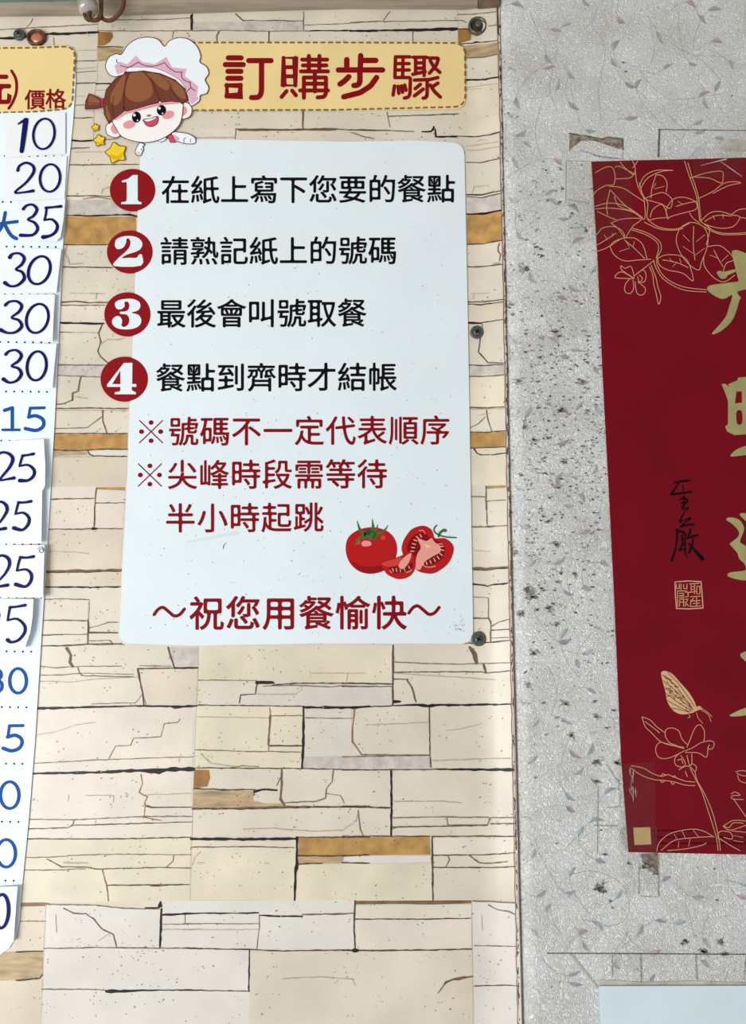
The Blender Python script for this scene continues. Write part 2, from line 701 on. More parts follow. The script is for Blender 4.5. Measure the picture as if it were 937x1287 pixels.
A = tr(20, 800, 4.004)
line(A, ('M', 1.2, [(122, 48), (250, 48), (330, 40), (440, 42), (520, 38), (545, 42)]),
     ('B', 4, [(255, 60), (275, 95), (270, 130), (285, 152)]), ('M', 1.3, [(115, 150), (200, 158), (285, 152), (380, 150), (530, 150)]),
     ('M', 1.8, [(310, 155), (318, 180), (330, 195)]), ('M', 1.4, [(112, 195), (230, 195), (320, 185), (330, 198), (450, 200), (590, 203)]),
     ('M', 1, [(318, 185), (590, 190)]), ('L', 1, [(110, 225), (270, 230), (400, 215), (610, 205)]),
     ('D', 1.8, [(612, 162), (800, 160)]), ('M', 1.3, [(620, 148), (780, 150)]), ('D', 2.4, [(765, 55), (780, 105), (795, 155)]),
     ('K', 2, [(800, 158), (915, 158)]), ('D', 2.4, [(612, 165), (625, 235), (640, 300), (643, 345)]),
     ('M', 1, [(600, 335), (635, 290), (655, 345)]), ('M', 1, [(380, 340), (540, 335), (600, 335)]),
     ('K', 3, [(98, 362, 3.6), (300, 358, 2.8), (600, 350, 2), (780, 352, 2.6), (795, 356, 4), (910, 349, 2.4)]),
     ('L', 1, [(110, 495), (200, 480), (300, 445), (400, 432)]),
     ('M', 1.2, [(465, 620), (500, 550), (575, 548), (590, 512), (730, 505), (745, 440), (815, 432), (825, 415)]),
     ('M', 1.2, [(80, 640), (400, 622), (600, 615), (895, 605)]),
     ('K', 3, [(78, 690, 2.6), (400, 684, 3.6), (600, 675, 4.4), (720, 678, 6.5), (780, 668, 5.6), (892, 668, 6.2)]),
     ('M', 1.3, [(628, 695), (635, 740), (620, 785), (640, 798), (660, 805), (645, 840), (655, 855), (680, 862), (885, 858)]),
     ('L', 1, [(350, 800), (490, 800), (490, 835)]), ('L', 1, [(265, 800), (262, 830)]), ('L', 1, [(640, 798), (880, 790)]))
patch(A, M_pink, [(60, 366), (905, 352), (890, 500), (880, 881), (50, 881)])
patch(A, M_grey, [(768, 55), (918, 55), (915, 158), (800, 158)])
patch(A, M_tan, [(612, 165), (915, 162), (909, 348), (645, 345)])
B = tr(230, 800, 4.004)
line(B, ('M', 1.2, [(78, 220), (370, 222)]), ('K', 3, [(370, 232, 4.5), (450, 232, 3.5), (460, 236, 1)]),
     ('D', 1.6, [(372, 236), (368, 260), (362, 290), (290, 295), (282, 335)]), ('D', 1.8, [(450, 245), (560, 235), (700, 235), (937, 236)]),
     ('M', 1.4, [(400, 250), (560, 245), (740, 255), (800, 248), (937, 254)]), ('L', 1.2, [(370, 290), (560, 292), (600, 265)]),
     ('L', 1, [(640, 185), (920, 185)]), ('L', 1, [(830, 185), (820, 225)]), ('D', 1.5, [(75, 345), (300, 348), (600, 352)]),
     ('K', 2.8, [(605, 352), (605, 500), (598, 664)]), ('K', 3, [(605, 356), (860, 359), (937, 352)]),
     ('M', 1.4, [(610, 410), (850, 412)]), ('L', 1, [(70, 405), (430, 410)]), ('M', 1.4, [(435, 360), (440, 400), (600, 398)]),
     ('B', 2.6, [(438, 400), (428, 545)]), ('D', 2.2, [(435, 550), (595, 550)]), ('M', 1.4, [(60, 570), (300, 578), (590, 582)]),
     ('M', 1.2, [(430, 550), (430, 578)]), ('D', 1.5, [(60, 661), (300, 663), (600, 665), (700, 668), (937, 672)]),
     ('B', 2.8, [(495, 670), (495, 740), (490, 820), (510, 850)]), ('B', 1.4, [(495, 700), (470, 750)]),
     ('M', 1.8, [(755, 672), (748, 730), (720, 765), (715, 815), (670, 830), (510, 838)]), ('M', 1, [(720, 790), (790, 800), (810, 840)]),
     ('D', 2, [(50, 768), (150, 768), (180, 772), (360, 772)]), ('K', 3, [(360, 780, 4), (400, 770, 2), (470, 774, 3)]),
     ('D', 1.8, [(360, 772), (355, 800)]), ('D', 2.2, [(50, 866), (300, 868), (480, 862), (937, 855)]),
     ('L', 1.5, [(90, 590), (140, 640), (260, 655)]), ('B', 1.2, [(240, 660), (300, 650), (380, 655)]))
patch(B, M_yel, [(78, 45), (1050, 45), (1050, 236), (370, 236), (370, 222), (78, 222)], [(62, 350), (600, 352), (596, 664), (50, 664)])
patch(B, M_lg, [(372, 250), (1050, 252), (1050, 345), (605, 352), (480, 345), (290, 340), (290, 296), (360, 292)], [(610, 362), (845, 362), (848, 600), (606, 600)])
patch(B, M_rust, [(52, 670), (130, 672), (137, 710), (122, 755), (52, 766)])
patch(B, M_brown, [(50, 775), (355, 778), (352, 825), (490, 862), (50, 866)])
patch(B, M_grey, [(605, 605), (930, 602), (1235, 598), (1240, 662), (937, 672), (605, 662)])
C = tr(430, 800, 4.004)
line(C, ('D', 2.4, [(255, 45), (253, 345)]), ('K', 3, [(0, 358, 2.4), (120, 354, 1.4), (255, 349, 1.4), (380, 343, 3), (430, 350, 5), (470, 345, 3.4), (600, 345, 2.8), (850, 341, 2)]),
     ('M', 1.3, [(260, 128), (400, 135), (560, 140), (660, 138), (845, 132)]), ('D', 1.4, [(258, 180), (500, 178), (700, 178), (720, 185), (845, 172)]),
     ('L', 1, [(260, 185), (580, 205), (770, 218)]), ('B', 5, [(640, 55, 3), (665, 90, 6), (675, 135, 5)]), ('B', 3, [(710, 140), (722, 182)]),
     ('D', 1.6, [(260, 215), (330, 215)]), ('B', 2, [(325, 220), (350, 260), (370, 330)]), ('K', 3, [(262, 328), (290, 328)]),
     ('D', 1.9, [(0, 235), (180, 238), (250, 240)]), ('D', 1.3, [(0, 252), (250, 252)]),
     ('M', 1.8, [(60, 362), (50, 480), (50, 530), (95, 595), (440, 598)]), ('D', 1.6, [(437, 355), (440, 600), (445, 660)]),
     ('L', 1.2, [(120, 445), (300, 440), (430, 432)]), ('L', 1, [(520, 475), (600, 465), (700, 440)]),
     ('M', 1.6, [(0, 606), (440, 598)]), ('L', 1.3, [(450, 625), (860, 612)]),
     ('K', 3, [(450, 668, 1.5), (600, 670, 2.5), (860, 671, 4.2)]), ('K', 2.4, [(245, 675), (248, 880)]), ('D', 1.6, [(0, 672), (450, 670)]),
     ('L', 1.2, [(250, 830), (500, 830), (600, 838)]), ('M', 1.8, [(0, 855), (240, 862)]))
D = tr(20, 1010, 4.004)
line(D, ('M', 1.5, [(60, 80), (300, 81), (620, 66), (885, 65)]), ('M', 1.2, [(650, 0), (645, 60)]), ('D', 1.6, [(660, 10), (685, 19), (885, 18)]),
     ('M', 1.2, [(640, 68), (730, 85)]), ('D', 1.4, [(60, 128), (260, 122), (290, 108), (400, 107), (885, 92)]), ('M', 1.6, [(290, 88), (288, 105), (268, 118)]),
     ('L', 1, [(400, 85), (400, 105)]), ('D', 1.6, [(52, 178), (330, 178), (500, 178), (880, 170)]),
     ('M', 1.3, [(45, 272), (180, 270), (270, 262), (500, 255), (880, 258)]), ('B', 1.6, [(155, 280), (230, 318), (350, 320), (400, 330), (700, 322), (880, 325)]),
     ('L', 2, [(240, 298), (360, 300)]), ('M', 1.2, [(755, 320), (790, 290), (792, 265), (800, 258)]), ('M', 1.5, [(40, 335), (200, 335), (350, 328)]),
     ('M', 1.7, [(435, 335), (455, 410), (465, 490)]), ('D', 1.7, [(455, 412), (600, 410), (870, 408)]), ('B', 3, [(680, 414), (760, 410)]),
     ('M', 1.5, [(165, 508), (400, 512), (540, 528), (720, 530)]), ('K', 3, [(650, 525, 1.5), (715, 525, 2), (725, 515, 5), (727, 495, 3)]),
     ('K', 2.6, [(732, 530), (724, 722)]), ('K', 1.8, [(735, 560, 2.6), (850, 556, 2.6), (937, 552, 1.6)]), ('M', 1.3, [(850, 560), (850, 605)]),
     ('M', 1.1, [(740, 608), (937, 605)]), ('L', 1, [(740, 634), (937, 632)]),
     ('B', 1.8, [(240, 528), (290, 552), (350, 555), (390, 580), (430, 630), (490, 660), (505, 722)]), ('L', 1.2, [(200, 560), (205, 650)]),
     ('L', 1.2, [(415, 690), (470, 655)]), ('M', 1.2, [(22, 592), (145, 592)]), ('D', 1.4, [(140, 730), (400, 725), (720, 728), (937, 728)]),
     ('K', 1.4, [(0, 747), (135, 743)]), ('D', 2.4, [(0, 890), (60, 885), (120, 880), (132, 860)]), ('M', 1.6, [(130, 935), (400, 935), (460, 942)]),
     ('K', 4, [(455, 945, 5), (520, 945, 5), (640, 940, 2), (937, 938, 1.5)]))
patch(D, M_pink, [(64, -5), (890, -5), (884, 170), (52, 178)])
patch(D, M_yel, [(45, 180), (880, 172), (872, 490), (25, 500)])
patch(D, M_tan, [(25, 518), (150, 515), (138, 745), (0, 748), (-20, 640)])
patch(D, M_brown, [(-120, 748), (138, 745), (132, 870), (0, 890), (-120, 892)])
patch(D, M_tan, [(-120, 892), (132, 885), (128, 1130), (-120, 1130)])
patch(D, M_pale, [(152, 508), (400, 512), (540, 530), (728, 532), (728, 492), (860, 488), (1300, 486), (1700, 486), (1700, 740), (1173, 740), (1173, 1130), (128, 1130), (138, 745)])
patch(D, M_bar, [(25, 498), (140, 497), (168, 502), (150, 515), (25, 519)])
E_ = tr(230, 1010, 4.004)
line(E_, ('B', 2, [(45, 28), (200, 25), (500, 15), (937, 18)]), ('L', 1.3, [(300, 130), (450, 125), (650, 140), (800, 135), (870, 90), (880, 35)]),
     ('M', 1.4, [(880, 35), (890, 130), (905, 160)]), ('K', 3, [(40, 178), (300, 180), (575, 178)]), ('D', 1.6, [(580, 170), (937, 170)]),
     ('K', 4, [(572, 172, 3.8), (572, 300, 3.4), (568, 325, 6), (565, 345, 3.2), (560, 486, 3)]), ('D', 1.3, [(40, 220), (350, 216), (450, 220), (558, 222)]),
     ('L', 1.2, [(90, 240), (60, 270), (45, 310)]), ('L', 1.1, [(70, 298), (105, 300)]), ('D', 1.9, [(580, 262), (760, 264), (937, 258)]),
     ('D', 2, [(580, 306), (700, 300)]), ('D', 1.8, [(800, 298), (937, 300)]), ('K', 1.5, [(0, 553), (200, 552), (380, 550)]), ('K', 2.8, [(385, 562, 1.5), (480, 568, 3), (600, 568, 2.4)]),
     ('B', 2.2, [(600, 558), (760, 556), (860, 552)]), ('M', 1.4, [(383, 560), (383, 620), (370, 735)]), ('D', 1.8, [(864, 490), (858, 600), (866, 735)]),
     ('D', 1.4, [(865, 582), (937, 582)]), ('M', 1.1, [(0, 605), (380, 605)]), ('L', 1, [(0, 636), (380, 634)]),
     ('D', 1.8, [(0, 728), (330, 735), (500, 742), (700, 738), (937, 738)]), ('K', 1.5, [(333, 740), (330, 945)]), ('D', 1.5, [(0, 940), (300, 943), (335, 945)]),
     ('L', 1.2, [(500, 882), (700, 872), (860, 886)]), ('L', 1, [(850, 880), (865, 915)]))
patch(E_, M_brown, [(48, 0), (500, 0), (512, 14), (200, 26), (45, 28)])
patch(E_, M_yel, [(42, 181), (568, 181), (560, 486), (36, 486)], [(582, 306), (1255, 300), (1260, 486), (565, 486)])
patch(E_, M_ochre, [(580, 172), (1240, 168), (1245, 258), (937, 260), (580, 263)])
patch(E_, M_brown, [(580, 265), (810, 265), (800, 300), (580, 305)])
patch(E_, M_pale, [(805, 278), (830, 265), (1245, 262), (1245, 292), (937, 300), (830, 296)])
patch(E_, M_bar, [(865, 490), (1450, 487), (1450, 502), (1240, 508), (1100, 505), (865, 507)])
patch(E_, M_pink, [(865, 512), (1450, 506), (1450, 735), (870, 738)])
patch(E_, M_cream, [(335, 745), (700, 742), (937, 742), (1452, 736), (1460, 1130), (330, 1130)])
Fz = tr(430, 1010, 4.004)
line(Fz, ('D', 2, [(0, 15), (240, 22)]), ('K', 2.4, [(247, 0), (245, 162)]),
     ('M', 1.5, [(250, 72), (520, 68), (730, 70), (742, 78), (730, 108), (530, 108), (525, 70)]), ('M', 1.4, [(745, 72), (870, 70)]), ('D', 1.5, [(745, 102), (870, 100)]),
     ('D', 1.5, [(250, 118), (530, 114), (730, 110)]), ('M', 2.5, [(255, 125), (272, 120)]), ('D', 1.5, [(0, 165), (440, 165)]), ('D', 1.6, [(450, 166), (770, 164), (870, 166)]),
     ('D', 2.4, [(452, 170), (455, 485)]), ('D', 1.5, [(455, 260), (700, 258), (870, 248)]), ('B', 1.8, [(640, 262), (690, 300), (760, 300), (830, 292)]),
     ('M', 1.3, [(530, 262), (538, 285), (520, 318)]), ('D', 1.7, [(455, 322), (750, 322), (870, 318)]), ('D', 1.6, [(65, 488), (62, 560), (58, 640), (66, 735)]),
     ('D', 1.5, [(65, 582), (240, 582), (400, 582), (645, 577)]), ('D', 2, [(0, 738), (60, 740), (150, 740), (450, 737), (650, 732)]), ('K', 5, [(60, 739), (75, 740)]),
     ('M', 1.5, [(655, 490), (760, 494), (870, 500)]), ('M', 1.8, [(735, 510), (780, 535), (840, 545), (870, 560)]), ('M', 1.4, [(665, 715), (880, 720)]),
     ('D', 1.6, [(665, 918), (800, 914), (885, 918)]), ('B', 3, [(480, 955, 1.5), (520, 900, 3), (560, 885, 4), (655, 870, 2.5)]), ('L', 1, [(700, 560), (705, 640)]))
patch(Fz, M_pink, [(455, 172), (880, 168), (880, 250), (700, 256), (455, 258)])
patch(Fz, M_pale, [(652, 494), (760, 498), (885, 504), (900, 1130), (665, 1130)])
patch(Fz, M_tan, [(505, 915), (560, 890), (655, 876), (660, 1000), (470, 1000)])
c1 = tr(60, 60, 6.129)
line(c1, ('D', 1.3, [(215, 105), (375, 98)]), ('L', 1.2, [(215, 162), (370, 150)]), ('D', 1.2, [(215, 190), (370, 180)]), ('D', 1.5, [(205, 275), (365, 268)]),
     ('K', 1.6, [(370, 277), (510, 277)]), ('L', 1.2, [(205, 372), (280, 372)]), ('M', 1.2, [(200, 442), (290, 440)]), ('L', 1, [(375, 327), (440, 325)]),
     ('D', 1.6, [(190, 541), (345, 538)]), ('K', 2.4, [(178, 712), (250, 718), (340, 714)]), ('M', 1.2, [(440, 707), (540, 700)]), ('M', 1.7, [(150, 778), (320, 768)]),
     ('L', 1.3, [(200, 802), (440, 800)]), ('D', 1.4, [(168, 902), (700, 898)]), ('D', 1.6, [(150, 1142), (300, 1140), (490, 1144)]), ('M', 1.2, [(270, 1165), (380, 1150), (490, 1166)]),
     ('L', 1.2, [(480, 1070), (420, 1090), (412, 1125)]))
patch(c1, M_tan, [(190, 545), (350, 540), (350, 705), (178, 710)])
patch(c1, M_grey, [(150, 1175), (640, 1170), (640, 1292), (140, 1292)])
patch(c1, M_brown, [(380, -10), (590, -10), (560, 60), (440, 100), (378, 104)])
c2 = tr(50, 260, 6.129)
line(c2, ('K', 2.5, [(205, 65, 1.6), (400, 68, 2), (650, 60, 2), (690, 60, 3.4), (745, 72, 2.6)]), ('D', 1.6, [(190, 290), (250, 292), (430, 292), (560, 290)]),
     ('L', 1.8, [(205, 300), (190, 360), (215, 395), (225, 440), (330, 435)]), ('D', 1.6, [(180, 463), (560, 467)]), ('L', 1.2, [(225, 665), (500, 668)]), ('L', 1.2, [(440, 668), (428, 710)]),
     ('B', 2, [(165, 735), (280, 728), (380, 738), (520, 735)]), ('D', 1.3, [(165, 757), (500, 757)]), ('L', 1.2, [(310, 765), (400, 755)]), ('L', 1, [(345, 770), (355, 795)]),
     ('K', 2.4, [(155, 892), (300, 896), (400, 900), (490, 898)]), ('D', 1.4, [(150, 965), (240, 968)]), ('L', 1.2, [(240, 965), (450, 970)]),
     ('B', 2, [(480, 905), (450, 970), (468, 1040), (445, 1110), (465, 1150), (520, 1200)]), ('L', 1.4, [(465, 1060), (520, 1020), (600, 1025), (650, 1010)]), ('M', 1.4, [(140, 1219), (500, 1219)]))
patch(c2, M_ochre, [(205, 75), (740, 76), (742, 292), (190, 288)])
patch(c2, M_pink, [(158, 762), (640, 760), (640, 892), (155, 890)])
patch(c2, M_grey, [(135, 1224), (560, 1224), (540, 1300), (128, 1290)])
c3 = tr(40, 450, 6.129)
line(c3, ('M', 1.4, [(200, 52), (560, 55)]), ('M', 1.4, [(190, 133), (400, 142), (530, 146)]), ('B', 2, [(375, 148), (355, 255), (312, 270), (310, 325), (245, 350), (180, 358)]),
     ('L', 1.2, [(330, 298), (430, 312)]), ('B', 2, [(178, 390), (400, 385), (620, 390), (740, 388)]), ('L', 1.2, [(180, 403), (740, 403)]), ('B', 2, [(545, 405), (548, 490), (575, 575)]),
     ('M', 1.4, [(540, 450), (430, 535), (330, 540), (170, 545)]), ('D', 1.6, [(165, 582), (735, 580)]), ('D', 2, [(160, 708), (360, 712), (520, 702), (735, 703)]),
     ('D', 1.7, [(430, 715), (440, 740), (475, 755), (730, 757)]), ('L', 1.2, [(150, 762), (470, 760)]), ('B', 1.8, [(497, 1000), (485, 1120), (480, 1290)]), ('B', 1.8, [(135, 1088), (480, 1080)]),
     ('D', 1.4, [(490, 1117), (712, 1115)]))
patch(c3, M_grey, [(195, 56), (530, 58), (530, 144), (400, 140), (190, 131)])
patch(c3, M_ochre, [(165, 588), (738, 585), (735, 701), (520, 700), (360, 708), (160, 702)])
patch(c3, M_brown, [(157, 714), (420, 716), (430, 745), (155, 756)])
patch(c3, M_pale, [(440, 714), (735, 706), (735, 752), (475, 752)])
patch(c3, M_pink, [(145, 990), (497, 988), (718, 1022), (700, 1390), (120, 1390)])
patch(c3, M_bar2, [(497, 995), (718, 995), (718, 1021), (497, 1012)])
patch(c3, M_tan, [(150, 765), (740, 762), (722, 992), (145, 986)])
c4 = tr(30, 640, 6.129)
line(c4, ('B', 1.8, [(185, 154), (440, 154), (545, 150), (760, 150)]), ('B', 1.8, [(545, 0), (540, 140)]), ('K', 3, [(530, 150), (560, 150)]), ('L', 1.3, [(190, 325), (350, 328), (500, 342)]),
     ('B', 4, [(165, 482, 3), (380, 476, 4), (745, 470, 3.6)]), ('D', 1.6, [(165, 488), (380, 484), (480, 487), (640, 475), (745, 478)]), ('K', 1.8, [(155, 600), (490, 600), (510, 606), (530, 600), (740, 598)]),
     ('M', 1.4, [(145, 695), (300, 690), (500, 697)]), ('L', 1.4, [(500, 700), (495, 860)]), ('B', 1.7, [(135, 858), (330, 856), (490, 860)]), ('D', 2.4, [(492, 850), (498, 950), (720, 952)]),
     ('M', 1.4, [(500, 915), (600, 890), (650, 870), (720, 872)]), ('D', 1.9, [(130, 970), (300, 967)]), ('M', 1.2, [(300, 966), (490, 965)]), ('B', 2, [(492, 950), (490, 1035)]),
     ('M', 1.3, [(495, 1015), (665, 1012), (680, 1035)]), ('D', 1.7, [(120, 1055), (350, 1050), (490, 1040), (750, 1035)]))
patch(c4, M_tan, [(185, 160), (760, 156), (745, 468), (165, 476)], [(165, 492), (745, 484), (740, 594), (155, 596)])
r1 = tr(570, 0, 5.855)
line(r1, ('M', 1.4, [(25, 107), (150, 104), (310, 85)]), ('B', 1.4, [(0, 150), (70, 152), (90, 165)]), ('D', 1.4, [(30, 212), (110, 212)]), ('D', 1.4, [(255, 190), (320, 182)]),
     ('K', 2, [(35, 320, 1), (130, 318, 1.4), (165, 310, 2.4), (200, 312, 1.2), (325, 297, 1)]), ('B', 1.4, [(90, 425), (200, 422), (328, 400)]), ('K', 2, [(95, 588), (200, 588), (330, 567)]),
     ('L', 1.1, [(95, 645), (330, 612)]), ('L', 1.1, [(95, 657), (200, 652)]), ('D', 1.9, [(0, 1002), (150, 1005), (250, 995), (340, 970)]), ('L', 1, [(180, 1045), (185, 1030), (250, 1030)]),
     ('L', 1.2, [(95, 1075), (330, 1042)]), ('L', 1.2, [(95, 1105), (180, 1105), (330, 1078)]), ('D', 1.6, [(95, 1195), (200, 1197), (340, 1165)]))
patch(r1, M_rust, [(30, 214), (105, 214), (130, 240), (125, 295), (35, 318)])
patch(r1, M_brown, [(60, 340), (325, 312), (328, 400), (200, 420), (90, 424)])
patch(r1, M_yel, [(90, 600), (335, 580), (342, 968), (150, 1000), (0, 998), (30, 800)])
r2 = tr(570, 210, 5.855)
line(r2, ('D', 1.9, [(95, 203), (200, 203), (340, 175)]), ('D', 1.5, [(95, 217), (200, 225), (340, 195)]), ('K', 2.4, [(95, 345), (200, 345), (300, 328), (345, 318)]),
     ('D', 1.9, [(100, 568), (200, 565), (350, 540)]), ('B', 1.6, [(335, 560), (325, 590), (328, 620), (345, 640), (335, 690)]), ('M', 1.3, [(290, 708), (340, 705)]),
     ('D', 1.8, [(105, 733), (200, 733), (355, 715)]), ('L', 1.1, [(130, 932), (260, 925)]), ('L', 1.1, [(150, 930), (140, 970)]), ('L', 1.1, [(160, 145), (260, 135)]), ('L', 1.1, [(150, 145), (135, 190)]),
     ('D', 1.8, [(105, 992), (200, 992), (360, 975)]), ('D', 1.7, [(105, 1008), (200, 1013), (360, 992)]), ('K', 2.3, [(105, 1145, 3), (200, 1150, 2.4), (210, 1145, 1.4), (360, 1122, 1.2)]),
     ('M', 1.4, [(205, 1155), (212, 1175)]))
patch(r2, M_grey, [(95, 222), (200, 228), (345, 198), (348, 312), (200, 340), (95, 342)])
patch(r2, M_ochre, [(95, 350), (200, 350), (346, 324), (352, 538), (200, 562), (98, 566)])
patch(r2, M_tan, [(105, 1014), (200, 1018), (362, 996), (362, 1118), (200, 1144), (105, 1140)])
r3 = tr(570, 420, 5.855)
line(r3, ('B', 1.8, [(195, 30), (180, 130), (250, 210), (365, 212)]), ('D', 1.6, [(110, 226), (200, 230), (365, 222)]), ('D', 1.5, [(110, 312), (250, 310), (368, 298)]),
     ('B', 2, [(115, 540), (250, 542), (370, 535)]), ('L', 1.2, [(115, 554), (370, 548)]), ('B', 1.8, [(240, 560), (245, 610), (278, 715)]), ('M', 1.4, [(228, 610), (180, 660), (115, 690)]),
     ('D', 1.7, [(115, 720), (260, 722), (290, 715), (380, 712)]), ('D', 1.8, [(115, 838), (250, 834), (378, 830)]), ('D', 1.9, [(150, 845), (170, 875), (200, 888), (290, 888), (380, 875)]),
     ('B', 1.8, [(237, 1120), (237, 1290)]), ('B', 1.7, [(130, 1195), (235, 1200)]), ('M', 1.5, [(240, 1230), (380, 1220)]))
patch(r3, M_grey, [(110, 232), (200, 234), (368, 226), (370, 298), (250, 308), (110, 310)])
patch(r3, M_ochre, [(115, 726), (378, 718), (378, 828), (250, 832), (115, 836)])
patch(r3, M_bar2, [(235, 1118), (380, 1112), (380, 1130), (235, 1139)])
patch(r3, M_yel, [(110, 316), (368, 304), (372, 532), (115, 536)], [(115, 895), (382, 885), (384, 1108), (120, 1110)])
r4 = tr(570, 630, 5.855)
line(r4, ('B', 1.8, [(240, 0), (245, 170)]), ('B', 1.9, [(135, 188), (260, 188), (390, 178)]), ('K', 3, [(240, 187), (262, 187)]), ('L', 1.2, [(140, 362), (270, 370)]),
     ('B', 4, [(140, 495), (270, 497), (395, 487)]), ('D', 1.6, [(140, 505), (270, 506), (320, 494), (395, 494)]), ('K', 1.9, [(140, 610), (225, 618), (250, 625), (275, 616), (395, 603)]),
     ('M', 1.4, [(145, 705), (255, 710), (255, 860)]), ('B', 2, [(148, 860), (255, 862), (270, 890), (272, 950)]), ('D', 2, [(272, 950), (408, 943)]), ('M', 1.6, [(280, 920), (330, 890), (405, 868)]),
     ('B', 2, [(270, 960), (270, 1030)]), ('M', 1.3, [(275, 1006), (410, 1003)]), ('D', 1.8, [(75, 1046), (260, 1038), (410, 1024)]))
tA = tr(240, 0, 4.004)
line(tA, ('K', 1.6, [(6, 68), (6, 150)]), ('D', 1.3, [(225, 70), (260, 102), (560, 105)]), ('D', 1.3, [(565, 58), (566, 150)]), ('M', 1.3, [(0, 155), (150, 152), (380, 156), (570, 155)]),
     ('K', 2.4, [(570, 155, 1.4), (750, 154, 2.2), (937, 156, 2.8)]), ('B', 1.8, [(140, 158), (128, 180), (130, 208)]), ('K', 1.6, [(392, 160), (391, 208)]), ('M', 1.2, [(570, 125), (750, 120), (937, 105)]),
     ('B', 2.4, [(562, 552), (562, 645)]), ('B', 2.6, [(225, 650), (480, 652), (735, 648)]), ('D', 1.3, [(240, 656), (730, 654)]), ('M', 1.4, [(226, 650), (220, 700)]), ('L', 1.5, [(0, 692), (220, 692)]),
     ('D', 1.3, [(735, 650), (937, 658)]), ('M', 1.4, [(800, 665), (880, 690), (920, 698)]))
patch(tA, M_grey, [(10, 112), (562, 108), (562, 150), (10, 151)])
patch(tA, M_pink, [(-20, 645), (222, 648), (218, 760), (-20, 760)])
tB = tr(440, 0, 4.004)
line(tB, ('M', 1.3, [(200, 58), (190, 66), (165, 106), (0, 112)]), ('M', 1.2, [(165, 108), (350, 106), (540, 102)]), ('K', 4, [(0, 155, 2.6), (230, 152, 2.8), (380, 150, 4.4), (420, 148, 4), (537, 145, 4.4)]),
     ('B', 1.5, [(315, 160), (315, 208)]), ('D', 1.4, [(190, 586), (400, 578), (545, 572)]), ('M', 1.4, [(185, 565), (200, 640)]), ('D', 1.4, [(0, 652), (150, 655), (320, 662)]),
     ('K', 3, [(360, 663, 1.6), (405, 662, 2), (418, 648, 4), (420, 638, 3)]), ('K', 2.4, [(426, 650), (430, 688), (535, 688)]))
tC = tr(0, 0, 3.904)
line(tC, ('M', 1.3, [(0, 145), (120, 138), (300, 128), (480, 118)]), ('M', 1.2, [(160, 92), (150, 115), (128, 138)]), ('K', 3, [(0, 187), (70, 187), (130, 180), (240, 166), (330, 165), (480, 158)]),
     ('M', 1.2, [(262, 185), (265, 230)]), ('M', 1.3, [(480, 150), (650, 152), (937, 150)]), ('M', 1.3, [(850, 155), (845, 185)]), ('M', 1.2, [(480, 98), (800, 95), (937, 88)]),
     ('D', 1.5, [(480, 230), (530, 228), (600, 231)]), ('K', 1.4, [(936, 75), (936, 150)]), ('L', 1, [(380, 248), (480, 244)]))
patch(tC, M_rust, [(482, 155), (550, 158), (555, 180), (540, 205), (515, 222), (482, 226)])
patch(tC, M_brown, [(482, 236), (600, 234), (540, 272), (500, 300), (482, 300)])
# the same courses carried on above and below what the camera sees
rng = random.Random(4)
for i in range(9):
    yy = 1300 + i * 26
    LINE.append(('D', 1.8, [(-200, yy + rng.uniform(-4, 4)), (100, yy), (360, yy + rng.uniform(-3, 3)), (640, yy)]))
    for x in range(3):
        xx = rng.uniform(-150, 560)
        LINE.append(('D', 1.6, [(xx, yy), (xx - 1, yy + 26)]))
LINE.append(('K', 2.2, [(-200, 190), (0, 188)]))
rng = random.Random(21)
def rough(p, wd):
    """A hand-drawn joint: small wander and uneven width."""
    out = []
    for i in range(len(p) - 1):
        a, b = p[i], p[i + 1]
        d = math.hypot(b[0] - a[0], b[1] - a[1])
        n = max(1, int(d / 5))
        wa, wb = (a[2] if len(a) > 2 else wd), (b[2] if len(b) > 2 else wd)
        for k in range(n):
            t = k / n
            j = 0.0 if (i == 0 and k == 0) else 0.32
            out.append((a[0] + (b[0] - a[0]) * t + rng.uniform(-j, j), a[1] + (b[1] - a[1]) * t + rng.uniform(-j, j), (wa + (wb - wa) * t) * rng.uniform(0.55, 1.15)))
    e = p[-1]
    out.append((e[0], e[1], (e[2] if len(e) > 2 else wd) * 0.7))
    return out
for i, (m, p) in enumerate(PATCH):
    S.poly(p, m, 0.0000016 * i, split=True)
for c, wd, p in LINE:
    S.stroke(rough(p, wd * (1.15 if c == 'K' else 0.95)), wd, JOINT[c], lift=0.0005)
m_grit = mat('stone_grit', (160, 140, 120), 0.5, 0.3, 0.2, 200)
m_grit2 = mat('stone_grit_dark', (120, 102, 86), 0.5, 0.3, 0.2, 200)
for k in range(1500):                       # grit printed on the stones, in drifts
    cx, cy = rng.uniform(20, 640), rng.uniform(20, 1280)
    for q in range(rng.randrange(1, 4)):
        r_ = rng.choice((0.35, 0.45, 0.6, 0.8))
        S.poly(ell(cx + rng.gauss(0, 7), cy + rng.gauss(0, 4), r_ * rng.uniform(0.8, 1.8), r_, rng.uniform(-0.6, 0.6), 6), rng.choice((m_grit, m_grit, m_grit2)), 0.00055)
sp = S.build('stone_print', wall_left)

# print seams between the sheets of the stone wallpaper are edges of the paper
Sm = Ink(stone(0.0004))
for p in ([(123, 24), (122, 100), (119, 118), (117, 175)], [(249.5, 811), (246, 900), (242, 1010), (239, 1131)],
          [(592.5, 1133), (594, 1287)], [(57.5, 1136), (53, 1250)], [(575, 12), (575, 55)]):
    Sm.stroke(p, 0.7, mat('paper_edge', (196, 182, 160), 0.6), caps=False)
Sm.build('paper_seam', wall_left)

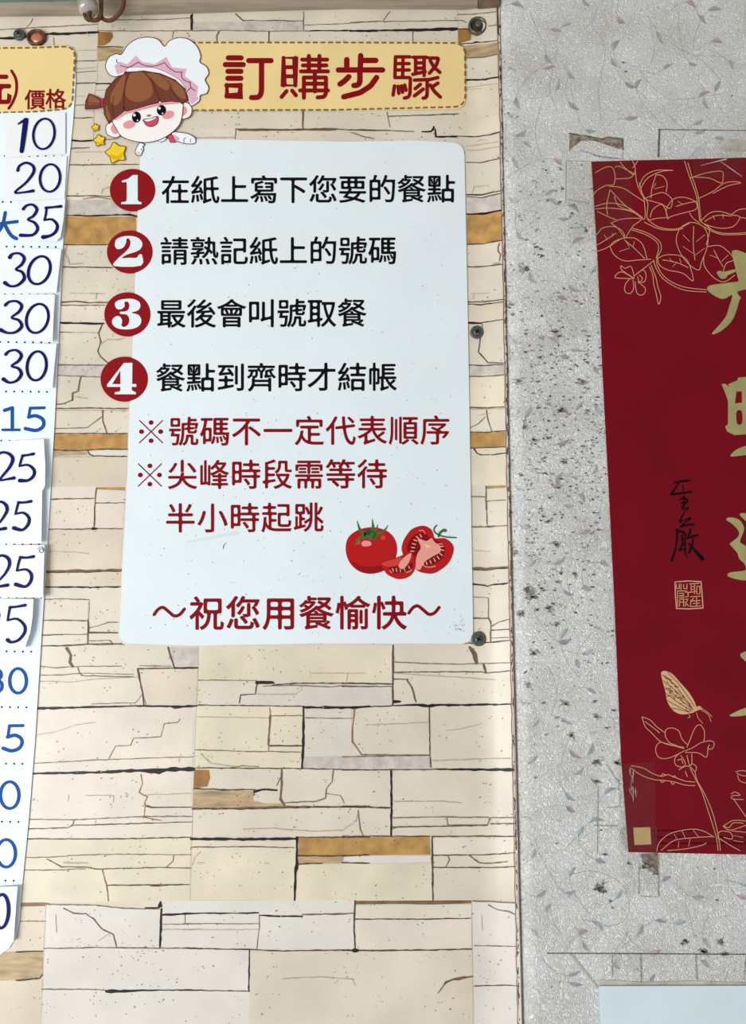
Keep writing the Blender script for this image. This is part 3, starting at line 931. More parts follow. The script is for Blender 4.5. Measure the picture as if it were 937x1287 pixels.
# ragged edge of the stone wallpaper where it meets the pilaster
G = Ink(stone(0.0003))
rng = random.Random(11)
m_edge, m_dirt = mat('torn_paper_edge', (196, 176, 165), 0.8, 0.1, 0.1, 90), mat('dirt_brown', (88, 70, 58), 0.9, 0.1, 0.3, 200)
edge = []
for k in range(131):
    py = -10 + k * 10.2
    px = 626.6 + (py - 20) * 0.0198
    edge.append((px + rng.uniform(-0.5, 0.5), py))
G.stroke(edge, 2.2, m_edge, caps=False)
G.stroke([(p[0] - 1.5, p[1]) for p in edge], 1.0, JOINT['B'], lift=0.0002, caps=False)
for k in range(170):
    p = edge[rng.randrange(len(edge) - 1)]
    G.stroke([(p[0] + rng.uniform(-0.4, 1.6), p[1] + rng.uniform(0, 10))] * 1 + [(p[0] + rng.uniform(0, 1.6), p[1] + rng.uniform(0, 12))], rng.uniform(0.6, 1.5), m_dirt, lift=0.0003)
G.stroke([(624.5, 4), (625.2, 20), (625.8, 42)], 2.0, JOINT['K'], lift=0.0004)
G.build('paper_edge', wall_left)

# ------------------------------------------------------------------ leaves, dirt and tears of the embossed wallpaper
W = Ink(pilaster(0.00025))
m_leafg = mat('leaf_print_grey_green', (166, 174, 171), 0.6, 0.3, 0.12, 90)
m_leafg2 = mat('leaf_print_slate', (150, 160, 159), 0.6, 0.3, 0.12, 90)
m_leafm = mat('leaf_print_mauve', (178, 152, 154), 0.6, 0.3, 0.14, 90)
m_leafb = mat('leaf_print_violet', (152, 146, 164), 0.6, 0.08, 0.12, 90)
m_vine = mat('vine_print', (172, 170, 166), 0.6, 0.3, 0.1, 90)
m_vein = mat('leaf_vein', (138, 140, 144), 0.6, 0.3)
LV = {0: ('g', (620, 0), [(90, 15), (340, 12), (270, 90), (200, 222), (240, 318), (85, 385), (445, 235), (645, 245), (775, 72), (885, 238), (740, 240), (615, 140), (450, 165), (532, 310), (360, 488),
          (105, 500), (125, 535), (70, 430), (285, 282), (80, 605), (210, 715), (260, 815), (95, 880), (845, 515), (760, 455), (820, 32), (300, 770), (785, 385), (830, 320), (60, 250), (75, 745)]),
      1: ('m', (620, 0), [(470, 78), (230, 110), (205, 252), (735, 12), (830, 150), (505, 320), (295, 395), (510, 440), (240, 600), (220, 745), (310, 890), (770, 490), (780, 345)]),
      2: ('g', (620, 320), [(110, 55), (140, 90), (295, 130), (230, 290), (265, 380), (390, 580), (130, 585), (320, 560), (280, 935), (240, 830), (330, 900), (95, 870), (380, 800), (380, 430), (120, 630), (310, 355), (370, 55), (85, 325)]),
      3: ('m', (620, 320), [(225, 315), (330, 475), (260, 700), (240, 862), (255, 160)]),
      4: ('g', (620, 640), [(115, 65), (145, 200), (245, 195), (410, 200), (260, 460), (350, 535), (310, 575), (440, 795), (160, 795), (270, 790), (145, 930), (365, 895), (345, 295), (115, 720)]),
      5: ('m', (620, 640), [(345, 85), (265, 495), (365, 675), (275, 315), (300, 915)]),
      6: ('g', (620, 957), [(280, 135), (325, 260), (150, 345), (430, 105), (380, 215), (320, 40), (180, 495), (200, 545), (285, 490), (290, 410), (465, 495), (390, 605), (155, 632), (340, 690), (300, 790),
          (695, 600), (545, 630), (790, 675), (930, 460), (760, 505), (785, 750), (590, 805), (455, 757), (120, 205)]),
      7: ('m', (620, 957), [(285, 178), (395, 370), (620, 592), (330, 632), (600, 712), (925, 505), (305, 830), (640, 435)])}
rng = random.Random(5)
for key in LV:
    kind, (ox, oy), pts = LV[key]
    for x, y in pts:
        px, py = ox + x / 2.956, oy + y / 2.956
        if px > 768 and 215 < py < 1065:
            continue
        a = rng.uniform(-1.3, 1.3) if kind == 'g' else rng.uniform(-0.5, 0.7)
        ln, wd = rng.uniform(5.5, 8.5), rng.uniform(2.4, 3.9)
        bend = rng.uniform(-0.35, 0.35)
        c, s = math.cos(a), math.sin(a)
        def tip(u, vv):
            vv += bend * u * u / ln
            return (px + u * c - vv * s, py + u * s + vv * c)
        out = [tip(-ln, 0), tip(-ln * 0.6, -wd * 0.75), tip(0, -wd), tip(0.6 * ln, -wd * 0.5), tip(ln * 1.1, 0), tip(0.55 * ln, wd * 0.6), tip(-0.1 * ln, wd * 0.9), tip(-0.65 * ln, wd * 0.6)]
        W.poly(cr(out, 3, True), m_leafm if kind == 'm' else rng.choice((m_leafg, m_leafg, m_leafg2)))
        low = [tip(-ln, 0), tip(0, -0.1), tip(ln * 1.1, 0), tip(0.55 * ln, wd * 0.6), tip(-0.1 * ln, wd * 0.9), tip(-0.65 * ln, wd * 0.6)]
        W.poly(low, m_leafg2 if kind == 'g' else m_leafb, lift=0.0001)
        W.stroke([tip(-ln * 0.95, 0), tip(0, -0.1), tip(ln, 0)], 0.6, m_vein, lift=0.0002)
        sg = rng.choice((-1, 1))
        vl = rng.uniform(12, 34)
        W.stroke(cr([tip(-ln, 0), tip(-ln - vl * 0.35, sg * vl * 0.12), tip(-ln - vl * 0.75, sg * vl * 0.45), tip(-ln - vl * 0.9, sg * vl * 0.8)], 5), 0.65, m_vine, lift=0.00005)
VN = [[(740, 30), (760, 60), (752, 110), (755, 150)], [(770, 75), (800, 85), (812, 100), (830, 118), (850, 125), (905, 118)], [(665, 15), (672, 30), (676, 42)], [(885, 62), (905, 68), (915, 80)], [(680, 130), (672, 165), (680, 200)],
      [(750, 10), (745, 25), (735, 35)], [(815, 20), (822, 60), (815, 85)], [(700, 65), (690, 110), (700, 140)], [(715, 1100), (745, 1095), (780, 1110), (790, 1140), (780, 1160), (750, 1165)],
      [(690, 1130), (695, 1160), (705, 1172)], [(860, 1130), (868, 1160), (872, 1180)], [(650, 570), (662, 575), (670, 590)], [(790, 1170), (785, 1185), (793, 1210)], [(850, 60), (880, 75), (905, 100)],
      [(700, 480), (690, 500), (700, 530)], [(720, 700), (712, 730), (722, 760)], [(690, 840), (700, 870), (692, 900)], [(715, 930), (705, 960), (715, 985)]]
for p in VN:
    W.stroke(p, 0.8, m_vine, smooth=6)
W.build('leaf_print', wall_right)

Dm = Ink(pilaster(0.0006))
m_mould = mat('mould_dark', (98, 90, 82), 0.9, 0.1, 0.3, 250)
m_mould2 = mat('mould_grey', (148, 141, 133), 0.9, 0.1, 0.25, 250)
def fleck(px, py, r, m, sx=1.4):
    for q in range(max(1, int(r * 0.8))):
        a = rng.gauss(0.1, 0.5)
        l = r * sx * rng.uniform(0.5, 1.1)
        x, y = px + rng.gauss(0, r * 0.35), py + rng.gauss(0, r * 0.3)
        Dm.stroke([(x - l * math.cos(a), y - l * math.sin(a), 0.35), (x, y + rng.gauss(0, r * 0.2), r * rng.uniform(0.4, 0.9)), (x + l * math.cos(a), y + l * math.sin(a), 0.3)], 1, m)
    if r > 2.2:
        return
    n = 9
    pts = []
    a0 = rng.uniform(0, 6.28)
    for k in range(n):
        rr = r * rng.uniform(0.35, 1.0)
        a = a0 + 6.283 * k / n
        pts.append((px + rr * sx * math.cos(a), py + rr * math.sin(a) * 0.8))
    Dm.poly(pts, m)
BIG = [(620, 0, [(480, 232, 6), (490, 265, 5), (885, 355, 4), (185, 600, 4), (250, 630, 6), (200, 745, 6), (160, 920, 8), (180, 950, 8), (245, 750, 6)]),
       (620, 320, [(65, 185, 14), (230, 290, 14), (120, 55, 12), (90, 470, 16), (115, 640, 10), (250, 575, 15), (265, 770, 12), (200, 680, 9), (150, 690, 9), (330, 475, 9), (100, 820, 10), (70, 220, 8), (245, 300, 8), (350, 320, 6)]),
       (620, 640, [(75, 160, 16), (130, 310, 24), (150, 325, 12), (100, 390, 18), (230, 430, 13), (235, 125, 13), (205, 45, 11), (300, 240, 9), (200, 370, 13), (160, 375, 8), (130, 655, 13), (270, 725, 14), (150, 535, 13),
        (380, 770, 13), (290, 840, 12), (385, 940, 15), (460, 940, 14), (250, 235, 9), (185, 300, 10), (240, 270, 9), (120, 605, 7), (375, 715, 8)]),
       (620, 957, [(395, 470, 20), (410, 480, 12), (380, 75, 13), (570, 390, 18), (600, 415, 12), (780, 710, 14), (840, 670, 12), (860, 715, 12), (710, 670, 11), (700, 676, 8), (235, 305, 5), (820, 400, 5), (830, 515, 5), (435, 520, 6), (440, 545, 6), (415, 345, 8), (500, 380, 8), (215, 838, 3)])]
for ox, oy, L_ in BIG:
    for x, y, r in L_:
        px, py = ox + x / 2.956, oy + y / 2.956
        fleck(px, py, r / 2.956 * 1.05, m_mould2, 1.5)
        for q in range(3):
            fleck(px + rng.gauss(0, r / 9), py + rng.gauss(0, r / 11), r / 2.956 * rng.uniform(0.3, 0.6), m_mould, 1.6)
for k in range(900):
    py = rng.gauss(560, 200)
    lo = 646 + (py - 200) * 0.02
    hi = 742 + max(0, (py - 203)) * 0.05
    px = rng.uniform(lo + 4, hi)
    if not 200 < py < 1080:
        continue
    fleck(px, py, rng.choice((0.6, 0.8, 1.0, 1.3, 1.8)), rng.choice((m_mould, m_mould2, m_mould2)), rng.uniform(0.8, 2.4))
for k in range(60):
    fleck(rng.uniform(660, 935), rng.choice((rng.uniform(0, 190), rng.uniform(1080, 1235))), rng.uniform(0.5, 1.0), m_mould2, rng.uniform(0.8, 2))
# torn openings and paper folds around the poster
t1 = tr(690, 140, 3.794)
Dm.poly(t1([(95, 105), (170, 112), (255, 130), (280, 120), (350, 130), (352, 182), (330, 178), (270, 158), (210, 138), (150, 140), (110, 172), (95, 190)]), mat('torn_recess', (122, 112, 98), 0.9, 0.1, 0.35, 150))
Dm.stroke(t1([(95, 104), (180, 118), (250, 132), (280, 122), (350, 130), (352, 182)]), 1.3, m_mould)
Dm.stroke(t1([(520, 86), (937, 91)]), 1.0, m_mould)
Dm.stroke(t1([(525, 86), (522, 150), (520, 215)]), 2.2, m_mould)
Dm.stroke(t1([(150, 185, 1), (240, 215, 2.4), (340, 226, 1)]), 2, m_mould2)
for p in ([(85, 236), (200, 238)], [(80, 238), (78, 440)], [(85, 420), (190, 438)], [(350, 185), (350, 228)], [(100, 556), (200, 548)]):
    Dm.stroke(t1(p), 0.9, m_mould2)
Dm.poly(t1([(800, 145), (860, 132), (937, 140), (980, 150), (980, 195), (900, 190), (830, 185)]), mat('damp_stain', (180, 174, 163), 0.8, 0.2, 0.1, 60))
t2 = tr(620, 957, 2.956)
Dm.stroke(t2([(200, 713), (430, 714), (937, 717)]), 1.2, m_mould)
for p, wd in (([(440, 715), (442, 800)], 1.0), ([(546, 718), (549, 820)], 1.8), ([(750, 720), (756, 808)], 1.6), ([(612, 345), (613, 500)], 1.6), ([(388, 95), (385, 340)], 0.9), ([(375, 238), (460, 240)], 1.2),
              ([(420, 172), (470, 168)], 0.9), ([(540, 395), (540, 490)], 1.0), ([(420, 10), (445, 50), (470, 85)], 1.0), ([(545, 500), (610, 505)], 0.8), ([(937, 720), (930, 810)], 1.2)):
    Dm.stroke(t2(p), wd, m_mould2)
Dm.stroke(t2([(285, 715), (330, 770), (385, 838)]), 2.6, mat('paper_crease', (176, 174, 170), 0.8, 0.2))
Dm.poly(t2([(395, 810), (560, 820), (750, 815), (937, 822), (1100, 825), (1100, 838), (380, 838)]), mat('dust_band', (190, 183, 172), 0.8, 0.2, 0.08, 60))
Dm.poly(t2([(545, 345), (608, 340), (612, 420), (585, 410), (560, 385)]), mat('corner_shadow', (120, 110, 100), 0.9, 0.1, 0.3, 150))  # shadow below the poster's lower corner, painted as a dark patch
# grime on the rounded corner of the pilaster
for k in range(150):
    py = rng.uniform(20, 1240)
    fleck(630 + (py - 20) * 0.0205 + abs(rng.gauss(0, 3.0)), py, rng.uniform(0.5, 1.3), rng.choice((m_mould, m_mould2)), 0.9)
Dm.build('mould_and_shadow', wall_right)

# raised brown strip and green rail along the top of the stone wall
m_strip = mat('strip_brown', (150, 134, 117), 0.6, 0.3, 0.12, 30, streak=(0.25, 1, 3), bump=0.15, bump_scale=160)
bw = Ink(stone(0.007))
top = [(-160, -60), (600, -60), (600, 10), (577, 12), (540, 11.5), (440, 11), (320, 14), (232, 17), (160, 19), (90, 20), (0, 20.5), (-160, 21)]
bw.slab([(x, y - 3.5 if y > 0 else y) for x, y in top], m_strip, 0.0065)
o = bw.build('trim_1')
o['kind'] = 'structure'
bw = Ink(stone(0.013))
bw.slab([(-160, -60), (192, -60), (191, -5), (120, -3), (60, -1), (0, 0), (-160, 1)], mat('green_rail_paint', (104, 128, 112), 0.5, 0.2, 0.08, 40), 0.005)
o = bw.build('trim_2')
o['kind'] = 'structure'
bw = Ink(stone(0.008))
bw.slab([(600, -60), (626, -60), (626, 5), (615, 6), (601, 7)], mat('bracket_brown', (104, 84, 64), 0.6, 0.3, 0.2, 60), 0.0075)
o = bw.build('trim_3')
o['kind'] = 'structure'

# ================================================================== THINGS
m_white = mat('sign_white', (219, 227, 230), 0.38, 0.06, 0.012, 8, (196, 203, 203), -0.03, 260)
m_navy = mat('marker_navy', (18, 20, 88), 0.5, 0.06, 0.16, 120)
m_blue = mat('print_blue', (30, 78, 152), 0.5, 0.06)
m_red = mat('print_dark_red', (128, 12, 20), 0.5, 0.06)
m_black = mat('print_black', (14, 13, 14), 0.5, 0.06)
m_badge = mat('badge_red', (136, 20, 27), 0.45, 0.06)
m_title = mat('title_tan', (229, 203, 143), 0.45, 0.06, 0.02, 10)
m_dash = mat('dash_brown', (130, 100, 56), 0.5, 0.06)
m_edge_w = mat('board_edge', (206, 208, 208), 0.5, 0.06)

def dash_path(ink, pts, on, off, wd, m):
    """Dashes laid along a path."""
    L_, run, seg = [], 0.0, []
    P = pts
    state, left = True, on
    cur = [P[0]]
    for i in range(len(P) - 1):
        a, b = P[i], P[i + 1]
        d = math.hypot(b[0] - a[0], b[1] - a[1])
        pos_ = 0.0
        while d - pos_ > 1e-6:
            st = min(left, d - pos_)
            pos_ += st
            left -= st
            q = (a[0] + (b[0] - a[0]) * pos_ / d, a[1] + (b[1] - a[1]) * pos_ / d)
            if state:
                cur.append(q)
            if left <= 1e-6:
                if state:
                    ink.stroke(cur, wd, m)
                state = not state
                left = on if state else off
                cur = [q]
    if state and len(cur) > 1:
        ink.stroke(cur, wd, m)

# ------------------------------------------------------------------ the white sign of ordering steps
OFF = 0.0020
sgn = thing('ordering_sign', 'large white sign with four numbered red circles, Chinese ordering steps and tomatoes', 'sign', at_y(380, 810, -0.0005))
k = Ink(flat(-OFF))
SIGN = round_poly([(177, 174.5), (300, 175.5), (441, 178), (520, 176.5), (583, 179.5), (588, 420), (594.5, 809), (400, 808.5), (250, 811.5), (149, 808.5), (158, 640)], [0, 0, 0, 0, 16, 0, 16, 0, 0, 15, 0])
k.slab(SIGN, m_white, 0.0014, m_edge_w)
k.build('panel', sgn)
NUMS = {1: ((166.5, 238.7, 28.6, 26.4), tr(60, 60, 6.129), [[(570, 1025), (620, 1008), (655, 980), (692, 980), (692, 1172), (700, 1184), (722, 1190), (722, 1205), (565, 1205), (566, 1190), (602, 1184), (608, 1170), (608, 1034), (572, 1037)]]),
        2: ((163, 316.5, 28.7, 26.8), tr(50, 260, 6.129), [[(578, 285), (590, 250), (640, 228), (700, 224), (755, 238), (788, 275), (780, 318), (740, 345), (670, 368), (632, 394), (690, 392), (745, 392), (762, 370), (786, 370), (779, 453), (575, 456), (590, 410), (650, 355), (690, 310), (697, 265), (683, 243), (668, 248), (662, 280), (640, 315), (600, 326), (582, 310)]]),
        3: ((160, 395, 29, 27.6), tr(50, 260, 6.129), [[(578, 745), (600, 722), (650, 710), (710, 708), (760, 728), (775, 762), (755, 798), (705, 815), (760, 832), (782, 875), (765, 915), (720, 938), (660, 944), (600, 936), (562, 908), (558, 870), (588, 842), (620, 848), (634, 880), (628, 910), (645, 926), (675, 912), (690, 875), (680, 840), (655, 826), (620, 824), (618, 808), (655, 806), (682, 790), (690, 755), (676, 730), (652, 735), (652, 768), (622, 790), (590, 782)]]),
        4: ((156, 476.5, 29.8, 28.2), tr(40, 450, 6.129), [[(708, 38), (774, 36), (772, 200), (804, 200), (804, 222), (769, 222), (769, 248), (801, 264), (801, 279), (637, 279), (640, 264), (680, 255), (682, 222), (580, 222), (578, 205)], [(682, 95), (682, 201), (618, 201)]])}
for n in (1, 2, 3, 4):
    (cx, cy, rx, ry), t, loops = NUMS[n]
    k = Ink(flat(-OFF - 0.0003))
    k.slab(ell(cx, cy, rx, ry, 0, 64), m_badge, 0.0016, m_badge)
    bd = k.build('number_badge', sgn)
    k = Ink(flat(-OFF - 0.0006))
    lp = [t(l) for l in loops]
    if n in (2, 3):
        lp = [cr(l, 3, True) for l in lp]
    k.tri(lp, m_white)
    k.build('numeral', bd)
def text_part(parent, off, rows, name='lettering'):
    for text, x0, x1, cy, size, m, bold, cy1 in rows:
        k = Ink(flat(-off))
        letters(k, text, x0, x1, cy, size, m, bold, cy1)
        k.build(name, parent)
text_part(sgn, OFF + 0.0003, [
    ('在紙上寫下您要的餐點', 220.5, 554, 238.5, 37.2, m_black, 0.85, 237.0), ('請熟記紙上的號碼', 219, 480.5, 315.5, 37.2, m_black, 0.85, 314.5),
    ('最後會叫號取餐', 215, 442, 394, 38, m_black, 0.85, 393.0), ('餐點到齊時才結帳', 214, 480.5, 474.5, 38, m_black, 0.85, 473.5),
    ('號碼不一定代表順序', 230.5, 546.5, 542.0, 38.8, m_red, 0.85, 540.5), ('尖峰時段需等待', 229, 467.5, 596.5, 39.2, m_red, 0.85, 595.5),
    ('半小時起跳', 226.5, 387.5, 651, 39.4, m_red, 0.85, 650), ('祝您用餐愉快', 259.5, 489, 770.5, 45, m_red, 1.25, 770)])
# reference marks and the wavy dashes of the last line
for cx, cy in ((189.7, 542.5), (188.2, 597)):
    k = Ink(flat(-OFF - 0.0003))
    for sx in (-1, 1):
        k.stroke([(cx - 14.5, cy - 14 * sx), (cx + 14.5, cy + 14 * sx)], 1.4, m_red)
    for dx, dy in ((0, -11.5), (0, 11.5), (-12, 0), (12, 0)):
        k.poly(ell(cx + dx, cy + dy, 3.1, 2.9, 0, 16), m_red)
    k.build('reference_mark', sgn)
for x0, y0 in ((193.5, 769), (513.5, 767)):
    k = Ink(flat(-OFF - 0.0003))
    k.stroke([(x0, y0 + 3.5), (x0 + 5, y0 - 3), (x0 + 11, y0 - 5.5), (x0 + 18, y0 - 0.5), (x0 + 25, y0 + 5), (x0 + 32, y0 + 3.5), (x0 + 38, y0 - 3.5)], 4.0, m_red, smooth=5)
    k.build('wavy_dash', sgn)
k = Ink(flat(-OFF - 0.0002))                   # specks of dirt, thickest low on the sign
rng = random.Random(8)
m_sp = mat('sign_speck', (156, 162, 162), 0.6, 0.06)
m_sp2 = mat('sign_speck_pale', (188, 194, 196), 0.6, 0.06)
for i in range(330):
    px, py = rng.uniform(182, 580), 182 + 620 * math.sqrt(rng.random())
    r_ = rng.choice((0.35, 0.4, 0.5, 0.7))
    k.poly(ell(px, py, r_ * rng.uniform(1, 2.2), r_, rng.uniform(0, 3), 6), m_sp)
for i in range(40):
    r_ = rng.choice((0.5, 0.7, 0.9))
    k.poly(ell(583 - abs(rng.gauss(0, 9)), 796 - abs(rng.gauss(0, 12)), r_ * 1.4, r_ * 0.8, rng.uniform(0, 3), 6), m_sp2)
k.stroke([(280, 690, 0.6), (281, 686, 1.3), (283, 683, 0.5)], 1, mat('speck_brown', (90, 78, 62), 0.6, 0.06))
k.stroke(cr([(235, 681, 2), (255, 678, 3), (275, 674, 3.4), (298, 670, 5)], 5), 3, mat('smear_grey', (208, 216, 216), 0.6, 0.06))
k.build('speck', sgn)['kind'] = 'stuff'
# tomatoes
tm = tr(420, 640, 5.206)
R = dict(skin=mat('tomato_red', (176, 28, 30), 0.45, 0.06), dark=mat('tomato_deep', (142, 20, 27), 0.45, 0.06), flesh=mat('tomato_flesh', (222, 150, 138), 0.45, 0.06), rim=mat('tomato_rim', (196, 64, 52), 0.45, 0.06),
         glint=mat('tomato_glint', (226, 140, 140), 0.45, 0.06), seed=mat('tomato_seed', (232, 178, 150), 0.45, 0.06), green=mat('calyx_green', (64, 104, 46), 0.5, 0.06), green2=mat('calyx_dark', (38, 74, 34), 0.5, 0.06), pocket=mat('tomato_pocket', (122, 16, 22), 0.45, 0.06), core=mat('tomato_core', (232, 196, 110), 0.5, 0.06))
k = Ink(flat(-OFF - 0.0003))
k.poly(cr(tm([(74, 270), (88, 190), (150, 138), (240, 118), (335, 138), (392, 190), (411, 265), (390, 340), (330, 400), (240, 423), (160, 405), (100, 350)]), 5, True), R['skin'])
k.poly(cr(tm([(110, 340), (170, 370), (250, 375), (320, 360), (380, 330), (340, 388), (240, 418), (160, 400)]), 5, True), R['dark'], lift=0.0002)
k.poly(cr(tm([(180, 215), (200, 205), (235, 212), (240, 235), (200, 244), (180, 235)]), 4, True), R['glint'], lift=0.0002)
k.poly(cr(tm([(140, 200), (165, 190), (170, 225), (145, 230)]), 4, True), R['rim'], lift=0.0002)
k.poly(cr(tm([(310, 170), (332, 175), (328, 200), (305, 195)]), 4, True), R['rim'], lift=0.0002)
tw = k.build('whole_tomato', sgn)
k = Ink(flat(-OFF - 0.0007))
k.poly(cr(tm([(195, 150), (230, 132), (262, 145), (282, 172), (262, 192), (230, 196), (200, 182)]), 4, True), R['green'])
for p in ([(200, 165, 6), (165, 130, 4), (148, 76, 0.6)], [(250, 145, 5), (252, 110, 4), (247, 66, 0.8)], [(262, 165, 5), (275, 130, 3), (283, 100, 0.6)], [(270, 170, 5), (325, 140, 3.4), (350, 104, 0.6)], [(205, 178, 6), (155, 195, 4), (130, 245, 0.6)], [(255, 180, 4), (262, 195, 3), (268, 205, 0.8)]):
    k.stroke(cr(tm([(a, b, c_ * 0.75) for a, b, c_ in p]), 5), 1, R['green'])
k.poly(cr(tm([(205, 140), (225, 130), (240, 150), (225, 170), (208, 160)]), 4, True), R['green2'], lift=0.0002)
k.build('stem', tw)
k = Ink(flat(-OFF - 0.00035))
k.poly(cr(tm([(440, 270), (448, 215), (475, 165), (515, 125), (580, 108), (630, 130), (648, 165), (660, 190), (720, 190), (765, 220), (781, 260), (765, 320), (730, 370), (660, 416), (600, 420), (540, 400), (520, 350), (470, 330)]), 5, True), R['skin'])
k.poly(cr(tm([(478, 270), (490, 205), (530, 165), (590, 155), (625, 190), (690, 215), (720, 250), (715, 300), (680, 345), (600, 375), (570, 372), (540, 320)]), 5, True), R['pocket'], lift=0.0002)
k.poly(cr(tm([(545, 192), (600, 208), (635, 190), (655, 215), (690, 240), (692, 280), (650, 305), (590, 345), (560, 395), (532, 380), (540, 300), (565, 250)]), 5, True), R['flesh'], lift=0.0003)
k.poly(cr(tm([(588, 228), (610, 235), (630, 242), (618, 252), (600, 248)]), 4, True), R['core'], lift=0.0004)
for a, b in (((505, 250), (525, 252)), ((510, 225), (530, 230)), ((520, 200), (540, 208)), ((535, 178), (550, 190)), ((498, 275), (520, 275)), ((560, 165), (570, 182)), ((600, 345), (606, 362)), ((625, 335), (633, 354)), ((650, 322), (660, 342)), ((672, 308), (686, 326)), ((690, 290), (706, 302)), ((697, 265), (716, 270)), ((693, 243), (712, 243)), ((580, 352), (584, 370))):
    k.stroke(tm([a, b]), 1.1, R['seed'], lift=0.0005)
k.stroke(cr(tm([(555, 140), (580, 140), (592, 160)]), 4), 1.0, R['glint'], lift=0.0005)
k.stroke(cr(tm([(585, 372), (620, 380), (660, 372)]), 4), 1.2, R['glint'], lift=0.0005)
k.stroke(cr(tm([(670, 232), (690, 226), (706, 230)]), 4), 1.2, R['glint'], lift=0.0005)
th = k.build('tomato_half', sgn)
k = Ink(flat(-OFF - 0.0010))
k.stroke(cr(tm([(668, 106), (652, 125), (655, 150), (690, 172), (740, 183), (795, 186)]), 5), 1.7, R['green'])
k.stroke(cr(tm([(680, 180, 2), (690, 155, 3), (712, 138, 3.4), (724, 140, 4)]), 5), 2, R['green'])
k.build('stem', th)
k = Ink(flat(-OFF - 0.0010))
k.poly(cr(tm([(304, 350), (400, 318), (500, 284), (520, 320), (528, 380), (510, 420), (480, 445), (420, 458), (350, 430), (320, 390)]), 4, True), R['skin'])
k.poly(cr(tm([(312, 352), (400, 324), (438, 312), (430, 345), (405, 372), (340, 375)]), 4, True), R['rim'], lift=0.0002)
k.poly(cr(tm([(355, 385), (410, 372), (455, 385), (505, 350), (508, 385), (470, 410), (400, 418)]), 4, True), R['pocket'], lift=0.0002)
k.poly(cr(tm([(420, 375), (440, 330), (500, 286), (495, 330), (470, 372), (445, 392)]), 4, True), R['flesh'], lift=0.0003)
for a, b in (((380, 388), (386, 405)), ((405, 388), (408, 408)), ((430, 395), (432, 410)), ((458, 390), (462, 405)), ((485, 372), (492, 388))):
    k.stroke(tm([a, b]), 1.0, R['seed'], lift=0.0004)
k.stroke(cr(tm([(362, 400), (375, 415)]), 4), 1.1, R['glint'], lift=0.0004)
k.stroke(cr(tm([(470, 415), (495, 405), (505, 395)]), 4), 1.1, R['glint'], lift=0.0004)
k.build('tomato_wedge', sgn)

# ------------------------------------------------------------------ the tan title strip
ttl = thing('title_strip', 'tan title strip with dashed brown border and four large dark red characters', 'sign', at_y(410, 138, -0.0005))
k = Ink(flat(-OFF))
k.slab(round_poly([(196, 52.5), (420, 52.3), (583, 52.5), (585.5, 137), (420, 138.5), (196, 138.5)], [4, 0, 15, 15, 0, 4]), m_title, 0.0014, m_title)
k.build('panel', ttl)
k = Ink(flat(-OFF - 0.0003))
bp_ = round_poly([(240, 53.5), (420, 53.3), (584, 54), (584.5, 134), (420, 138), (240, 138.5)], [0, 0, 15, 15, 0, 0])
dash_path(k, bp_, 4.6, 5.0, 2.2, m_dash)
k.build('dashed_border', ttl)
T1, T2 = tr(240, 0, 4.004), tr(440, 0, 4.004)
def brush(name, t, wd, items, parent):
    """One character of the title as thick round-ended strokes."""
    k = Ink(flat(-OFF - 0.0003))
    for i, it in enumerate(items):
        closed = it[0] == 'o'
        pts = t(it[1:] if closed else it)
        if len(pts) > 2 and not closed:
            pts = round_poly(pts, [0] + [2.4] * (len(pts) - 2) + [0], 4)
        k.stroke(pts, wd, m_red, closed=closed, lift=0.00003 * i)
        if closed:
            for p in pts:
                k.poly(ell(p[0], p[1], wd / 2, wd / 2, 0, 14), m_red, lift=0.00003 * i + 0.00001)
    k.build(name, parent)
brush('lettering', T1, 6.6, [[(187, 291), (251, 291)], [(172, 325), (262, 325)], [(185, 359), (250, 359)], [(185, 394), (250, 394)], ['o', (180, 430), (247, 430), (247, 482), (180, 482)],
      [(290, 305), (402, 305)], [(354, 305), (354, 440), (352, 472), (338, 490), (304, 491)]], ttl)
brush('lettering', T1, 5.0, [['o', (465, 291), (524, 291), (524, 430), (465, 430)], [(465, 338), (524, 338)], [(465, 384), (524, 384)], [(480, 458), (455, 488)], [(508, 456), (527, 480)],
      [(558, 300), (684, 300)], [(562, 329), (680, 329)], [(552, 359), (688, 359)], [(592, 281), (592, 357)], [(645, 281), (645, 357)], [(567, 390), (678, 390)], [(567, 390), (567, 492)], [(678, 390), (678, 470), (668, 488), (636, 490)],
      [(622, 362), (622, 460)], [(567, 421), (678, 421)], [(548, 455), (688, 455)]], ttl)
brush('lettering', T2, 6.9, [[(52, 280), (50, 350)], [(52, 304), (128, 304)], [(-60, 352), (162, 352)], [(-18, 300), (-18, 350)], [(48, 352), (48, 412), (40, 428), (18, 430)], [(-8, 386), (-30, 408), (-52, 423)], [(132, 390), (102, 432), (50, 466), (-33, 487)]], ttl)
brush('lettering', T2, 4.4, [[(227, 286), (300, 286)], [(227, 286), (224, 390)], [(265, 286), (263, 386)], [(227, 320), (296, 320)], [(227, 352), (296, 352)], [(224, 390), (302, 390), (300, 470), (292, 490), (272, 493)], [(222, 432), (215, 478)], [(240, 434), (244, 470)], [(257, 432), (263, 464)], [(273, 428), (280, 454)],
      [(316, 288), (384, 288)], [(328, 288), (328, 366)], [(371, 288), (371, 380)], [(328, 316), (371, 316)], [(328, 343), (371, 343)], [(314, 374), (376, 360)], [(396, 292), (444, 292), (432, 328), (398, 368)], [(402, 306), (420, 338), (450, 364)],
      [(440, 390), (400, 400), (322, 403)], [(386, 402), (386, 478), (380, 492), (366, 494)], [(352, 424), (326, 446)], [(366, 448), (322, 482)], [(440, 418), (410, 438)], [(402, 428), (422, 460), (452, 488)]], ttl)

